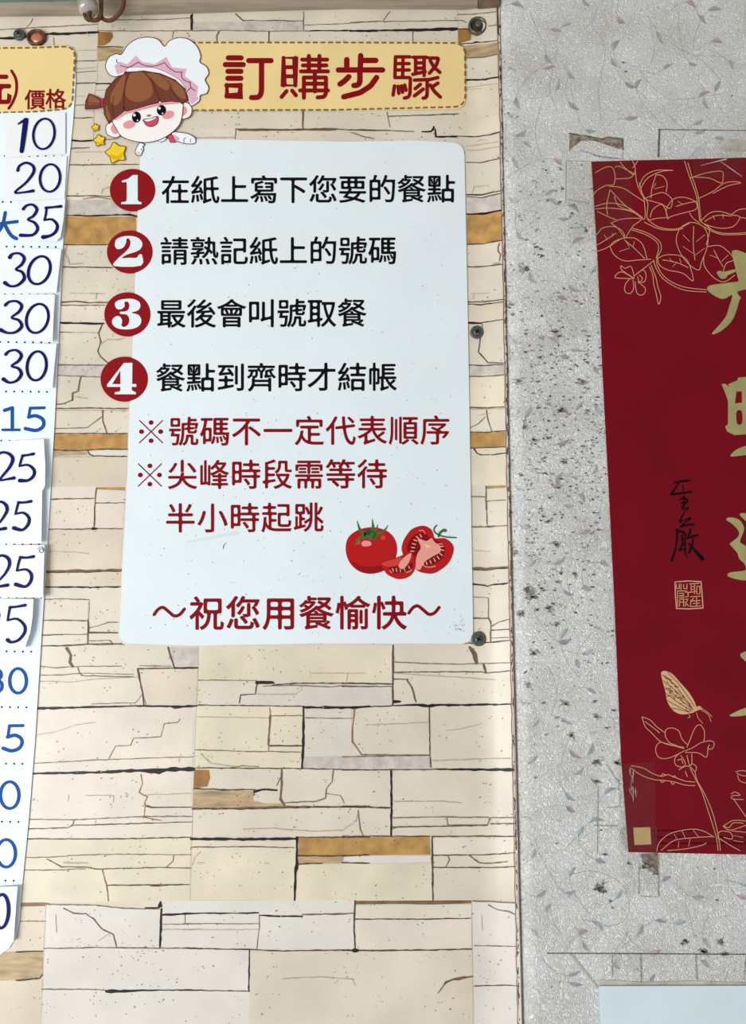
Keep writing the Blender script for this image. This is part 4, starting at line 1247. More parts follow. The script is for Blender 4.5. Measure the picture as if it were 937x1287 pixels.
# ------------------------------------------------------------------ the chef child decal
chf = thing('chef_decal', 'cartoon decal of a smiling child in a white chef hat with brown hair', 'decal', at_y(196, 186, -0.0005))
ch = tr(100, 30, 5.512)
m_ol = mat('decal_outline', (92, 26, 42), 0.5, 0.06)
m_hat = mat('decal_white', (230, 236, 240), 0.45, 0.06)
m_hp = mat('decal_pink', (216, 172, 190), 0.45, 0.06)
m_skin = mat('decal_skin', (238, 234, 230), 0.45, 0.06)
m_hair = mat('decal_hair', (110, 60, 46), 0.45, 0.06)
m_hair2 = mat('decal_hair_light', (142, 88, 58), 0.45, 0.06)
m_blush = mat('decal_blush', (224, 148, 150), 0.45, 0.06)
m_tie = mat('decal_tie', (172, 48, 92), 0.45, 0.06)
m_mouth = mat('decal_mouth', (196, 76, 96), 0.45, 0.06)
m_pale = mat('decal_pale_pink', (236, 190, 196), 0.45, 0.06)
Z = OFF + 0.0012
def decal(name, off, parent, shapes, lines=()):
    k = Ink(flat(-off))
    for i, (pts, m, smooth, outl) in enumerate(shapes):
        q = cr(ch(pts), smooth, True) if smooth else ch(pts)
        k.poly(q, m, lift=0.00006 * i)
        if outl:
            k.stroke(q, outl, m_ol, lift=0.00006 * i + 0.00003, closed=True)
    for j, (pts, wd) in enumerate(lines):
        k.stroke(cr(ch(pts), 5), wd, m_ol, lift=0.00006 * len(shapes) + 0.00008)
    return k.build(name, parent)
decal('ponytail', Z, chf, [([(65, 482), (110, 500), (150, 522), (165, 545), (160, 575), (100, 588), (38, 590), (42, 535)], m_hair, 0, 0.9), ([(70, 495), (110, 512), (140, 535), (130, 560), (95, 555), (60, 560)], m_hair2, 4, 0)],
      [([(60, 545), (100, 548), (145, 552)], 0.7)])
decal('hair_tie', Z + 0.0001, chf, [([(145, 520), (166, 517), (170, 545), (166, 577), (146, 576)], m_tie, 0, 0.6)])
decal('ear', Z, chf, [([(252, 685), (210, 682), (182, 712), (190, 762), (235, 786), (275, 778), (290, 740)], m_skin, 5, 0.9), ([(250, 695), (225, 700), (215, 730), (235, 760), (262, 755)], m_blush, 4, 0)])
decal('ear', Z, chf, [([(700, 556), (742, 545), (775, 578), (768, 635), (715, 660), (690, 620)], m_skin, 5, 0.9), ([(708, 580), (735, 575), (745, 605), (725, 635), (708, 630)], m_blush, 4, 0)])
decal('arm', Z, chf, [([(640, 755), (700, 752), (760, 765), (798, 790), (802, 822), (770, 832), (712, 826), (680, 815), (640, 818)], m_hat, 4, 0.9), ([(640, 765), (690, 790), (680, 812), (645, 812)], m_hp, 3, 0)],
      [([(735, 790), (722, 800), (722, 822)], 0.8), ([(770, 795), (765, 822)], 0.6)])
decal('arm', Z, chf, [([(415, 825), (390, 868), (384, 892), (400, 912), (425, 910), (432, 890), (442, 872), (438, 850), (450, 835)], m_hat, 3, 0.9), ([(392, 885), (415, 885), (422, 905), (400, 908)], m_pale, 3, 0)],
      [([(430, 862), (425, 872), (436, 876)], 0.6)])
decal('strap', Z + 0.0001, chf, [([(606, 772), (640, 768), (668, 818), (628, 822)], m_mouth, 0, 0.5), ([(540, 808), (575, 788), (604, 786), (590, 808), (560, 820)], m_hat, 0, 0.7)])
hat = [(325, 330), (300, 352), (240, 365), (198, 342), (179, 290), (203, 232), (250, 208), (290, 210), (330, 150), (395, 105), (480, 92), (545, 110), (587, 156), (620, 118), (690, 95), (760, 110), (815, 160), (838, 225), (832, 264), (878, 296), (893, 345), (868, 388), (893, 438), (880, 480), (836, 496), (830, 530), (800, 556), (765, 564), (740, 480), (690, 415), (610, 365), (520, 338), (440, 325)]
decal('chef_hat', Z + 0.0003, chf, [(hat, m_hat, 4, 0.95),
      ([(242, 292), (275, 268), (320, 290), (390, 222), (430, 268), (520, 282), (600, 228), (640, 300), (742, 312), (728, 362), (822, 432), (812, 500), (826, 520), (775, 560), (742, 480), (690, 412), (600, 362), (520, 338), (440, 318), (325, 326), (260, 352)], m_hp, 0, 0),
      ([(325, 332), (340, 302), (440, 300), (530, 308), (620, 345), (700, 395), (740, 465), (735, 475), (690, 415), (610, 366), (520, 338), (440, 326)], m_hat, 2, 0.5),
      ([(240, 290), (300, 292), (345, 292), (405, 262), (470, 286), (540, 288), (590, 262), (600, 230), (520, 278), (432, 264), (390, 220), (330, 280), (278, 262)], m_hp, 0, 0)],
      [([(258, 246), (256, 262), (266, 270)], 0.9), ([(282, 288), (330, 300), (360, 292), (405, 266)], 0.9), ([(405, 266), (450, 288), (520, 292), (588, 268)], 0.9), ([(588, 268), (620, 305), (665, 332), (712, 334)], 0.9), ([(704, 336), (710, 375), (740, 398), (768, 404)], 0.9), ([(766, 402), (770, 440), (800, 462)], 0.9), ([(770, 440), (742, 468)], 0.9)])
face = [(228, 660), (300, 610), (400, 575), (550, 535), (700, 520), (714, 600), (695, 690), (640, 752), (560, 800), (460, 822), (360, 808), (290, 778), (252, 725)]
fc = decal('face', Z + 0.0006, chf, [(face, m_skin, 4, 0.95), ([(232, 660), (310, 610), (400, 590), (555, 548), (690, 538), (692, 552), (560, 564), (400, 605), (325, 625), (250, 668)], m_blush, 0, 0)])
decal('hair', Z + 0.0010, chf, [([(232, 662), (205, 690), (172, 630), (163, 555), (185, 455), (250, 378), (330, 338), (440, 325), (560, 345), (660, 388), (728, 450), (746, 528), (708, 555), (692, 540), (640, 536), (562, 543), (552, 518), (546, 545), (480, 562), (400, 585), (322, 605), (306, 558), (298, 612), (260, 640)], m_hair, 0, 0.95),
      ([(350, 342), (440, 334), (480, 380), (506, 450), (495, 500), (440, 535), (380, 538), (325, 505), (312, 440), (330, 380)], m_hair2, 4, 0), ([(465, 340), (560, 358), (612, 405), (624, 445), (595, 460), (545, 430), (505, 385)], m_hair2, 4, 0),
      ([(318, 352), (268, 400), (222, 480), (214, 535), (240, 565), (280, 540), (300, 470)], m_hair2, 4, 0), ([(585, 368), (660, 400), (715, 450), (738, 515), (700, 515), (655, 470), (625, 410)], m_hair2, 4, 0), ([(185, 560), (200, 600), (215, 650), (205, 670), (180, 620)], m_hair2, 3, 0)],
      [([(345, 340), (318, 420), (308, 500), (305, 560)], 0.7), ([(438, 328), (500, 400), (530, 470), (552, 520)], 0.7), ([(235, 500), (228, 580), (236, 650)], 0.6), ([(620, 440), (660, 490), (695, 535)], 0.6)])
for cx, cy, rx, ry in ((393, 646, 31, 38), (566, 598, 32, 36)):
    k = Ink(flat(-(Z + 0.0010)))
    k.poly(ch(ell(cx, cy, rx, ry)), mat('decal_eye', (16, 12, 14), 0.4, 0.06))
    k.poly(ch(ell(cx - 14, cy - 14, 9, 10)), m_hat, lift=0.0001)
    k.poly(ch(ell(cx + 8, cy + 22, 5, 5)), m_hat, lift=0.0001)
    k.build('eye', fc)
for cx, cy in ((343, 697), (612, 630)):
    k = Ink(flat(-(Z + 0.0009)))
    k.poly(ch(ell(cx, cy, 43, 28, -0.25)), m_blush)
    k.build('cheek', fc)
k = Ink(flat(-(Z + 0.0010)))
k.poly(ch(ell(479, 635, 15, 8, -0.15)), m_mouth)
k.build('nose', fc)
decal('mouth', Z + 0.0010, fc, [([(440, 662), (490, 656), (540, 640), (543, 675), (525, 700), (492, 712), (462, 702), (448, 682)], m_mouth, 3, 0.9), ([(446, 664), (492, 658), (532, 645), (515, 660), (470, 676)], m_hat, 2, 0)])

# ------------------------------------------------------------------ star decals
m_star, m_star2 = mat('star_yellow', (232, 198, 46), 0.45, 0.06), mat('star_gold', (216, 168, 32), 0.45, 0.06)
for (cx, cy, R_, rot, lb) in ((253, 893, 76, -0.25, 'largest of three yellow star decals, nearest the white sign'), (137, 808, 43, -0.2, 'middle-sized yellow star decal between the smallest and largest stars'), (110, 718, 28, -0.2, 'smallest and topmost yellow star decal, below the ponytail')):
    k = Ink(flat(-OFF))
    pts = []
    for i in range(10):
        a = -math.pi / 2 + rot + math.pi * i / 5
        r_ = R_ if i % 2 == 0 else R_ * 0.70
        pts.append((cx + r_ * math.cos(a), cy + r_ * math.sin(a)))
    q = cr(ch(pts), 6, True)
    k.slab(q, m_star, 0.0012, m_star)
    k.stroke(q, 0.9 if R_ > 30 else 0.8, m_ol, lift=0.0001, closed=True)
    k.poly(cr(ch([(cx - R_ * 0.5, cy + R_ * 0.1), (cx, cy + R_ * 0.3), (cx + R_ * 0.6, cy), (cx + R_ * 0.4, cy + R_ * 0.55), (cx, cy + R_ * 0.62), (cx - R_ * 0.5, cy + R_ * 0.45)]), 4, True), m_star2, lift=0.00008)
    tag(k.build('star_decal'), lb, 'decal', 'yellow star decals')

# ------------------------------------------------------------------ the price board
brd = thing('price_board', 'white price board at the left edge with a tan header and blue numbers', 'sign', at_y(0, 1200, -0.0005))
k = Ink(flat(-OFF))
BRD = [(-130, 60), (80, 60), (93, 66), (95, 100), (92, 150), (84, 230), (79, 310), (73, 440), (68, 540), (61, 660), (52, 800), (44, 930), (36, 1030), (28, 1110), (24, 1160), (20, 1178), (11, 1192), (0, 1200), (-12, 1203), (-130, 1203)]
k.slab(BRD, mat('price_board_white', (226, 237, 246), 0.38, 0.06, 0.01, 8), 0.0014, m_edge_w)
k.build('panel', brd)
k = Ink(flat(-OFF - 0.0003))
k.poly(round_poly([(-130, 60), (95.5, 57), (91, 138), (-130, 146)], [0, 16, 14, 0]), m_title)
hd = k.build('header', brd)
k = Ink(flat(-OFF - 0.0006))
dash_path(k, round_poly([(-60, 61), (40, 60), (94.5, 58), (90.5, 136.5), (40, 140.5), (-60, 143)], [0, 0, 15, 14, 0, 0]), 4.4, 4.8, 2.2, m_dash)
k.build('dashed_border', hd)
k = Ink(flat(-OFF - 0.0006))
letters(k, '價格', 44, 70, 125.0, 26.5, m_red, 0.85, 124.0)
letters(k, '元', -6, -6, 111, 42, m_red, 2.6)
k.stroke(cr([(14.5, 89), (20, 100), (20.5, 115), (16, 128), (11, 136)], 5), 3.6, m_red)
k.build('lettering', hd)
m_dot = mat('dot_navy', (28, 32, 60), 0.5, 0.06)
for y, xm in ((196.5, 78), (254, 24), (310.5, 70), (370.5, 68), (430.5, 62), (492.5, 59), (554.5, 53), (618, 50), (684, 49), (751, 52), (819, 39), (889, 33), (960, 28), (1033, 23), (1107, 17)):
    k = Ink(flat(-OFF - 0.0003))
    x = xm
    while x > -60:
        k.poly(ell(x, y + (x - xm) * 0.01, 1.25, 1.25, 0, 10), m_dot)
        x -= 10.3
    k.build('dotted_line', brd)
def digits(name, off, parent, strokes, m, t, wmul=1.0):
    k = Ink(flat(-off) if not callable(off) else off)
    for i, (pts, wd, closed) in enumerate(strokes):
        k.stroke(cr(t(pts), 6, closed) if len(pts) > 2 else t(pts), wd * wmul, m, closed=closed, lift=0.00004 * i)
    return k.build(name, parent)
q1, q2, q3, q4 = tr(0, 30, 4.291), tr(0, 300, 4.291), tr(0, 570, 4.291), tr(0, 850, 4.291)
def zero(cx, cy, rx, ry, slant=0.0, wd=3.2, lo=0.75):
    pts = []
    for i in range(14):
        a = 2 * math.pi * i / 14
        x, y = rx * math.cos(a), ry * math.sin(a)
        pts.append((cx + x - y * slant, cy + y, wd * (lo + (1 - lo) * abs(math.cos(a)))))
    return (pts, wd, True)
PW = 4.4
pr = [('大', q1, [([(-40, 1085), (20, 1075), (95, 1066)], 4.2, False), ([(28, 1018), (20, 1060), (5, 1100), (-30, 1150)], 4.4, False), ([(22, 1075), (45, 1120), (65, 1145), (88, 1158)], 4.6, False)]),
      ('15', q2, [([(24, 926), (66, 912)], PW, False), ([(66, 914), (66, 1030)], PW, False), ([(14, 1031), (104, 1031)], 3.4, False), ([(162, 914), (238, 912)], 3.8, False), ([(162, 916), (154, 962)], 3.6, False), ([(154, 962), (190, 955), (225, 970), (236, 995), (225, 1020), (190, 1034), (136, 1024)], PW, False)]),
      ('30', q3, [zero(97, 1226, 45, 66, 0, PW, 0.8), ([(-20, 1170), (0, 1176), (6, 1200), (-10, 1220)], PW, False), ([(-10, 1224), (8, 1240), (8, 1268), (-15, 1290)], PW, False)]),
      ('5', q4, [([(50, 267), (124, 266)], 3.8, False), ([(50, 270), (42, 328)], 3.6, False), ([(40, 328), (80, 318), (112, 335), (118, 362), (100, 390), (60, 402), (16, 388)], PW, False)]),
      ('0', q4, [zero(52, 641, 50, 72, 0, PW, 0.8)]), ('0', q4, [zero(33, 955, 50, 74, 0, PW, 0.8)])]
for s_, t, st in pr:
    digits('price_number', OFF + 0.0003, brd, st, m_blue, t)

# ------------------------------------------------------------------ paper price stickers on the board, right edges lifting
def curl(x0, x1, off, lift_, y0=0, y1=1, lift2=0.0):
    def f(px, py):
        t_ = max(0.0, min(1.0, (px - x0) / (x1 - x0)))
        u = max(0.0, min(1.0, (py - y0) / (y1 - y0)))
        return at_y(px, py, -off - lift_ * t_ ** 2.2 - lift2 * t_ ** 2 * u * u)
    return f
m_paper = mat('sticker_paper', (228, 231, 231), 0.5, 0.06, 0.012, 20)
def d2(pts, wd=3.4):
    return (pts, wd, False)
ST = [('10', [(5, 142), (82, 141), (82, 193), (6, 198)], 0.002, 0.0, q1, [([(98, 540, 1.8), (122, 524, 3), (148, 512, 2)], 3, False), ([(138, 520, 6.6), (128, 600, 6.4), (116, 686, 5.2)], 6, False), zero(236, 593, 57, 82, 0.08, 3.2)],
       'price sticker reading 10, topmost, just below the tan header'),
      ('20', [(6, 198), (84, 196), (81, 250), (4, 253)], 0.002, 0.0, q1, [d2([(95, 790, 4), (105, 765, 3), (140, 749, 3), (176, 765, 3.6), (180, 800, 3.8), (140, 855, 3), (80, 908, 2.6), (130, 908, 2.6), (178, 900, 4)]), zero(269, 831, 54, 74, 0.05, 3.4)],
       'price sticker reading 20, between the 10 and 35 stickers'),
      ('35', [(23, 253), (82, 250), (80, 275), (76, 298), (71, 303), (24, 302)], 0.004, 0.004, q1, [d2([(125, 998, 4), (142, 980, 3), (175, 975, 3), (198, 1000, 4), (180, 1035, 3.4), (150, 1055, 2.6), (185, 1072, 3.4), (202, 1105, 4), (175, 1138, 3.4), (110, 1140, 4.4)]),
       d2([(246, 992, 3.6), (290, 988, 3), (328, 984, 4)]), d2([(250, 994, 3), (246, 1030, 3), (238, 1058, 2.6)]), d2([(238, 1058, 2.6), (280, 1055, 3), (308, 1085, 4), (300, 1120, 4), (270, 1142, 3.6), (232, 1150, 5.4)])], 'price sticker reading 35, beside the blue character, third from the top'),
      ('30', [(-50, 312), (77, 313), (71, 368), (-50, 366)], 0.005, 0.002, q2, [d2([(52, 100, 5), (68, 82, 3), (105, 80, 3), (130, 105, 4), (115, 140, 3.6), (85, 165, 2.6), (118, 180, 3.4), (130, 215, 4.2), (95, 250, 3.4), (55, 256, 3), (26, 238, 5)]), zero(211, 170, 58, 75, 0.18, 3.8)],
       'price sticker reading 30, highest of three 30s, its right edge slanting inwards'),
      ('30', [(-50, 370), (69, 370), (66, 430), (-50, 419)], 0.007, 0.004, q2, [d2([(28, 358, 4), (50, 340, 3), (90, 338, 3), (116, 362, 4), (100, 395, 3.6), (62, 425, 2.6), (100, 440, 3.4), (116, 472, 4.2), (85, 503, 3.4), (40, 508, 3), (2, 492, 5)]), zero(201, 430, 59, 78, 0.14, 3.8)],
       'price sticker reading 30, middle of three 30s, its lower edge sloping'),
      ('30', [(-50, 430), (71, 432), (66, 488), (-50, 489)], 0.004, 0.002, q2, [d2([(30, 624, 4), (50, 606, 3), (88, 602, 3), (114, 628, 4), (98, 660, 3.6), (62, 686, 2.6), (98, 700, 3.4), (114, 730, 4.2), (90, 765, 3.4), (50, 776, 3), (18, 758, 5)]), zero(197, 686, 52, 78, 0.08, 3.8)],
       'price sticker reading 30, lowest of three 30s, above the printed 15'),
      ('25', [(-50, 557), (55, 552), (57, 585), (56.5, 610), (54, 616), (-50, 618)], 0.009, 0.003, q3, [d2([(-20, 12, 4), (10, -6, 3), (48, 2, 3.6), (68, 30, 4.4), (50, 75, 3.8), (0, 140, 2.6), (40, 138, 3), (74, 132, 4.4)]), d2([(120, 12, 3.6), (150, 8, 3), (180, 2, 4)]), d2([(120, 14, 3), (112, 40, 3), (104, 68, 2.6)]),
       d2([(104, 68, 2.6), (150, 62, 3), (182, 88, 4), (180, 120, 4), (150, 145, 3.6), (106, 146, 5)])], 'price sticker reading 25, directly below the printed 15'),
      ('25', [(-50, 618), (53, 616), (52, 683), (-50, 684)], 0.008, 0.003, q3, [d2([(-22, 272, 4), (5, 260, 3), (32, 280, 4.2), (36, 310, 4), (10, 355, 3), (-30, 408, 2.6), (28, 404, 4.4)]), d2([(98, 264, 3.6), (130, 264, 3), (166, 258, 4)]), d2([(98, 266, 3), (90, 295, 3), (82, 326, 2.6)]),
       d2([(82, 326, 2.6), (125, 320, 3), (154, 345, 4), (152, 380, 4), (120, 412, 3.6), (74, 402, 5)])], 'price sticker reading 25, middle of the three 25s'),
      ('25', [(-50, 685), (56, 685), (54, 751), (-50, 750)], 0.009, 0.002, q3, [d2([(-22, 562, 4), (10, 550, 3), (42, 565, 4.2), (50, 600, 4), (25, 650, 3), (-30, 715, 2.6), (40, 710, 4.4)]), d2([(108, 560, 3.6), (140, 562, 3), (180, 556, 4)]), d2([(108, 562, 3), (98, 595, 3), (90, 632, 2.6)]),
       d2([(90, 632, 2.6), (140, 626, 3), (168, 652, 4), (164, 690, 4), (135, 718, 3.6), (84, 706, 5)])], 'price sticker reading 25, lowest of the three 25s, its top corner scribbled'),
      ('5', [(-50, 752), (42, 753), (41, 775), (38, 795), (31, 815), (-50, 813)], 0.010, 0.004, q3, [d2([(-30, 850, 4), (-8, 870, 4), (-20, 920, 3)]), d2([(52, 830, 3.6), (90, 826, 3), (135, 818, 4)]), d2([(52, 832, 3), (46, 865, 3), (40, 900, 2.6)]),
       d2([(40, 900, 2.6), (90, 892, 3), (130, 925, 4), (132, 965, 4), (100, 1005, 3.6), (60, 1018, 3.4), (40, 1006, 5)])], 'price sticker ending in 5, its right edge curling off the board'),
      ('0', [(-50, 1116), (22, 1114), (17, 1184), (-50, 1184)], 0.007, 0.0, tr(0, 1100, 6.247), [zero(10, 284, 56, 132, 0.04, 4.6)], 'price sticker ending in 0, lowest, by the rounded board corner')]
for s_, pl, lf, lf2, t, strokes, lb in ST:
    xs, ys = [p[0] for p in pl], [p[1] for p in pl]
    x0, x1, y0, y1 = max(xs) - 60, max(xs), min(ys), max(ys)
    lf, lf2 = lf * 0.8, lf2 * 0.8
    root = thing('price_sticker', lb, 'sticker', at_y((max(min(xs), 0) + x1) / 2, y1, -OFF), 'handwritten price stickers')
    sf = curl(x0, x1, OFF + 0.0006, lf, y0, y1, lf2)
    k = Ink(sf)
    edges = [x0 + (x1 - x0) * i / 48 for i in range(1, 48)]
    rest = list(pl)
    for e in edges:
        left = clip_x(rest, e, True)
        rest = clip_x(rest, e, False)
        k.tri([left], m_paper)
    k.tri([rest], m_paper)
    n0 = len(k.v)                                # paper thickness: a back sheet just behind
    for v_ in list(k.v):
        k.v.append(v_ + Vector((0, 0.0003, 0)))
    for fc_ in list(k.f):
        k.f.append(tuple(n0 + i for i in fc_))
        k.m.append(0)
    k.build('paper', root, smooth=False)
    sf2 = curl(x0, x1, OFF + 0.0016, lf, y0, y1, lf2)
    digits('price_number', sf2, root, strokes, m_navy, t, 1.18)
    if 'scribbled' in lb:
        k = Ink(curl(x0, x1, OFF + 0.0016, lf, y0, y1, lf2))
        k.stroke(cr([(47, 690), (52, 687), (55, 691), (52, 695), (49, 692), (53, 689), (54, 694)], 4), 0.7, m_mould)
        k.build('scribble', root)

# ------------------------------------------------------------------ fixings
m_screw = mat('screw_dark', (86, 94, 92), 0.5, 0.06, 0.1, 400, metal=0.3)
m_slot = mat('screw_slot', (20, 22, 22), 0.6, 0.06)
PXM = 1.1 / F
def screw(px, py, R_, lb, washer=True):
    sfc = stone(0.0022)
    c = sfc(px, py)
    r = R_ * PXM
    root = thing('screw', lb, 'screw', c, 'dark screws fixing the boards')
    v, f = lathe_vf(c, [(r, -0.0018), (r, 0.0012), (r * 0.93, 0.0022), (r * 0.72, 0.0026), (r * 0.68, 0.0022), (r * 0.62, 0.0022)])
    mesh_obj('washer', v, f, m_screw, root, True)
    v, f = lathe_vf(c, [(r * 0.58, 0.0015), (r * 0.56, 0.0034), (r * 0.44, 0.0042), (r * 0.2, 0.0045)])
    mesh_obj('head', v, f, mat('screw_head', (84, 90, 88), 0.4, 0.5, metal=0.4), root, True)
    k = Ink(lambda a, b: Vector((at_y(a, b, c.y).x, c.y - 0.0048, at_y(a, b, c.y).z)))
    for a in (0.5, 0.5 + math.pi / 2):
        dx, dz = math.cos(a) * R_ * 0.36, math.sin(a) * R_ * 0.36
        k.stroke([(px - dx, py - dz), (px + dx, py + dz)], R_ * 0.14, m_slot)
    k.poly(ell(px, py, R_ * 0.2, R_ * 0.2, 0, 12), m_slot, lift=0.0001)
    k.build('slot', root)
screw(24.5, 43.5, 8.2, 'small dark screw left of the copper eyelet, above the tan header')
screw(599, 417.5, 8.6, 'dark screw with washer beside the right edge of the white sign, halfway down')
screw(601, 803, 8.9, 'dark screw with washer overlapping the lower right corner of the white sign')

def eyelet(px, py, R_, ring_m, lb, name_in, in_m, sx=1.12):
    c = stone(0.0022)(px, py)
    r = R_ * PXM
    root = thing('eyelet', lb, 'eyelet', c)
    prof_ = [(r, -0.002), (r, 0.001), (r * 0.97, 0.003), (r * 0.88, 0.0042), (r * 0.78, 0.0036), (r * 0.70, 0.0012), (r * 0.66, -0.001)]
    v, f = lathe_vf(c, prof_, 40, sx)
    mesh_obj('ring', v, f, ring_m, root, True)
    v, f = lathe_vf(c, [(r * 0.68, -0.001), (r * 0.55, 0.0012), (r * 0.3, 0.0024), (r * 0.06, 0.0028)], 32, sx)
    mesh_obj(name_in, v, f, in_m, root, True)
    return root, c, r
eyelet(46, 47.5, 12.0, mat('eyelet_rust', (88, 52, 36), 0.45, 0.5, 0.2, 200, metal=0.3), 'rusty copper eyelet in the top corner of the price board', 'plug', mat('eyelet_copper', (196, 128, 96), 0.35, 0.5, metal=0.5))
root, c, r = eyelet(600, 33, 13.2, mat('eyelet_pewter', (96, 90, 76), 0.4, 0.5, 0.15, 200, metal=0.5), 'dull grey metal eyelet at the top right, above the end of the title strip', 'plug', mat('eyelet_hollow', (58, 54, 48), 0.5, 0.06, 0.2, 300, metal=0.3), 1.0)
v, f = lathe_vf(c + Vector((0.001, -0.002, 0.002)), [(r * 0.34, -0.002), (r * 0.34, 0.002), (r * 0.25, 0.003), (r * 0.05, 0.0032)], 20)
mesh_obj('screw_head', v, f, mat('screw_head', (84, 90, 88)), root, True)

# ------------------------------------------------------------------ pipe and wires poking down over the brown strip
root = thing('conduit', 'grey metal pipe end with brown wires hanging over the brown strip at the top', 'pipe', at_y(112, 5, -0.05))
def pt(x, y, d):
    return at_y(x / 3.904, y / 3.904 + 3.0, -d)
v, f = tube_vf([pt(405, -260, 0.05), pt(425, 0, 0.05), pt(432, 28, 0.05)], 0.0140, 20)
mesh_obj('pipe', v, f, mat('pipe_grey', (206, 206, 202), 0.35, 0.5, 0.06, 60, metal=0.4), root, True)
v, f = tube_vf([pt(429, 8, 0.05), pt(434, 40, 0.05), pt(436, 48, 0.05)], [0.0153, 0.0151, 0.0125], 20)
mesh_obj('collar', v, f, mat('pipe_collar', (176, 172, 164), 0.35, 0.5, 0.06, 60, metal=0.4), root, True)
m_wire = mat('wire_brown', (86, 62, 42), 0.6, 0.06, 0.2, 150)
for p, rr in (([(440, 40, 0.05), (438, 75, 0.047), (455, 88, 0.043), (485, 78, 0.043), (496, 30, 0.045), (492, -120, 0.05)], 0.0036),
              ([(494, 60, 0.04), (510, 84, 0.038), (545, 88, 0.04), (580, 60, 0.045), (605, 15, 0.05), (612, -100, 0.055)], 0.0032),
              ([(410, 45, 0.05), (420, 75, 0.046), (440, 90, 0.043)], 0.0030)):
    path = cr([tuple(pt(*q)) for q in p], 6)
    v, f = tube_vf(path, rr, 8)
    mesh_obj('wire', v, f, m_wire, root, True)

# ------------------------------------------------------------------ the red calligraphy poster
POFF = -YP + 0.0022
m_poster = mat('poster_red', (112, 8, 25), 0.38, 0.12, 0.06, 10)
m_gold = mat('poster_gold', (196, 188, 128), 0.35, 0.5, 0.05, 30, metal=0.7)
m_line = mat('poster_line_gold', (206, 158, 118), 0.45, 0.06)
pst = thing('calligraphy_poster', 'red paper poster with gold Chinese calligraphy and flower line drawings', 'poster', at_y(960, 1072, YP))
k = Ink(flat(-POFF))
k.slab([(743, 203), (800, 201.5), (870, 200), (937, 198), (1175, 193), (1183, 600), (1195, 1076), (1040, 1074), (937, 1074), (860, 1072.5), (789.5, 1071), (780, 950), (772, 760), (765, 620), (757.5, 480), (751, 330)], m_poster, 0.0012, mat('poster_back', (150, 40, 50), 0.6))
k.build('paper', pst)
g1 = tr(870, 290, 8.58)
k = Ink(flat(-POFF - 0.0006))
k.poly(cr(g1([(155, 625), (185, 590), (300, 572), (420, 556), (492, 545), (478, 480), (455, 380), (428, 270), (425, 222), (470, 208), (575, 245), (640, 300), (655, 420), (660, 530), (800, 510), (1000, 500), (1010, 560), (800, 590), (575, 632), (500, 650), (480, 672), (520, 722), (505, 745), (490, 800), (465, 880), (430, 960), (380, 1020), (300, 1085), (218, 1118), (218, 1092), (300, 1000), (360, 920), (390, 830), (422, 730), (420, 692), (340, 735), (270, 720), (190, 670)]), 3, True), m_gold)
k.poly(cr(g1([(260, 450), (290, 430), (335, 442), (460, 415), (466, 440), (380, 480), (360, 510), (310, 518), (272, 480)]), 4, True), m_gold, lift=0.00005)
k.stroke(cr(g1([(900, 380, 10), (820, 440, 12), (760, 500, 6)]), 5), 10, m_gold)
k.stroke(cr(g1([(760, 620, 12), (790, 800, 11), (900, 900, 12), (1050, 880, 10), (1060, 800, 4)]), 5), 11, m_gold, lift=0.0001)
g2 = tr(870, 450, 4.284)
k.build('calligraphy', pst)
k = Ink(flat(-POFF - 0.0006))
k.poly(g2([(155, 140), (175, 138), (200, 158), (190, 142), (240, 120), (245, 105), (330, 98), (360, 110), (355, 400), (300, 410), (225, 415), (185, 395), (175, 370), (190, 355), (190, 230), (172, 180)]), m_gold)
k.tri([g2([(232, 212), (236, 180), (264, 180), (266, 240), (228, 244)])], m_poster, lift=0.0002)
k.tri([cr(g2([(236, 290), (264, 286), (266, 350), (240, 354)]), 3, True)], m_poster, lift=0.0002)
k.poly(cr(g2([(205, 530), (215, 510), (250, 485), (330, 460), (420, 430), (430, 470), (330, 515), (270, 524)]), 4, True), m_gold)
for p in ([(400, 110, 12), (395, 300, 11), (370, 470, 6)], [(400, 110, 9), (520, 100, 10), (530, 300, 12), (520, 480, 8)], [(405, 210, 8), (525, 205, 8)], [(400, 320, 8), (525, 315, 8)]):
    k.stroke(cr(g2(p), 5), 10, m_gold, lift=0.0001)
k.build('calligraphy', pst)
k = Ink(flat(-POFF - 0.0006))
k.poly(cr(g2([(180, 870), (200, 858), (250, 870), (276, 910), (272, 940), (255, 990), (285, 1012), (330, 1080), (440, 1140), (600, 1170), (600, 1205), (330, 1198), (255, 1195), (190, 1175), (200, 1155), (270, 1146), (286, 1138), (280, 1110), (250, 1080), (240, 1050), (202, 1005), (206, 994), (246, 960), (246, 930), (215, 895)]), 3, True), m_gold)
k.poly(cr(g2([(253, 840), (280, 835), (330, 850), (350, 880), (330, 905), (275, 868)]), 4, True), m_gold)
for p in ([(360, 840, 8), (540, 830, 10)], [(450, 790, 9), (450, 900, 8)], [(340, 900, 8), (570, 890, 8)], [(380, 940, 8), (520, 935, 8), (510, 1000, 8), (385, 1005, 8), (382, 942, 8)], [(450, 1010, 9), (380, 1080, 6)], [(460, 1010, 9), (580, 1100, 8)]):
    k.stroke(g2(p), 10, m_gold, lift=0.0001)
k.build('calligraphy', pst)
g3 = tr(620, 640, 2.956)
k = Ink(flat(-POFF - 0.0006))
k.poly(cr(g3([(876, 766), (900, 752), (935, 738), (1000, 718), (1060, 690), (1075, 715), (1010, 748), (940, 765), (890, 770)]), 3, True), m_gold)
k.poly(cr(g3([(915, 541), (937, 528), (1010, 515), (1150, 500), (1160, 530), (1020, 555), (945, 565), (930, 560)]), 3, True), m_gold)
k.stroke(cr(g3([(1040, 420, 10), (1040, 560, 10), (1010, 660, 8), (960, 745, 4)]), 5), 9, m_gold, lift=0.0001)
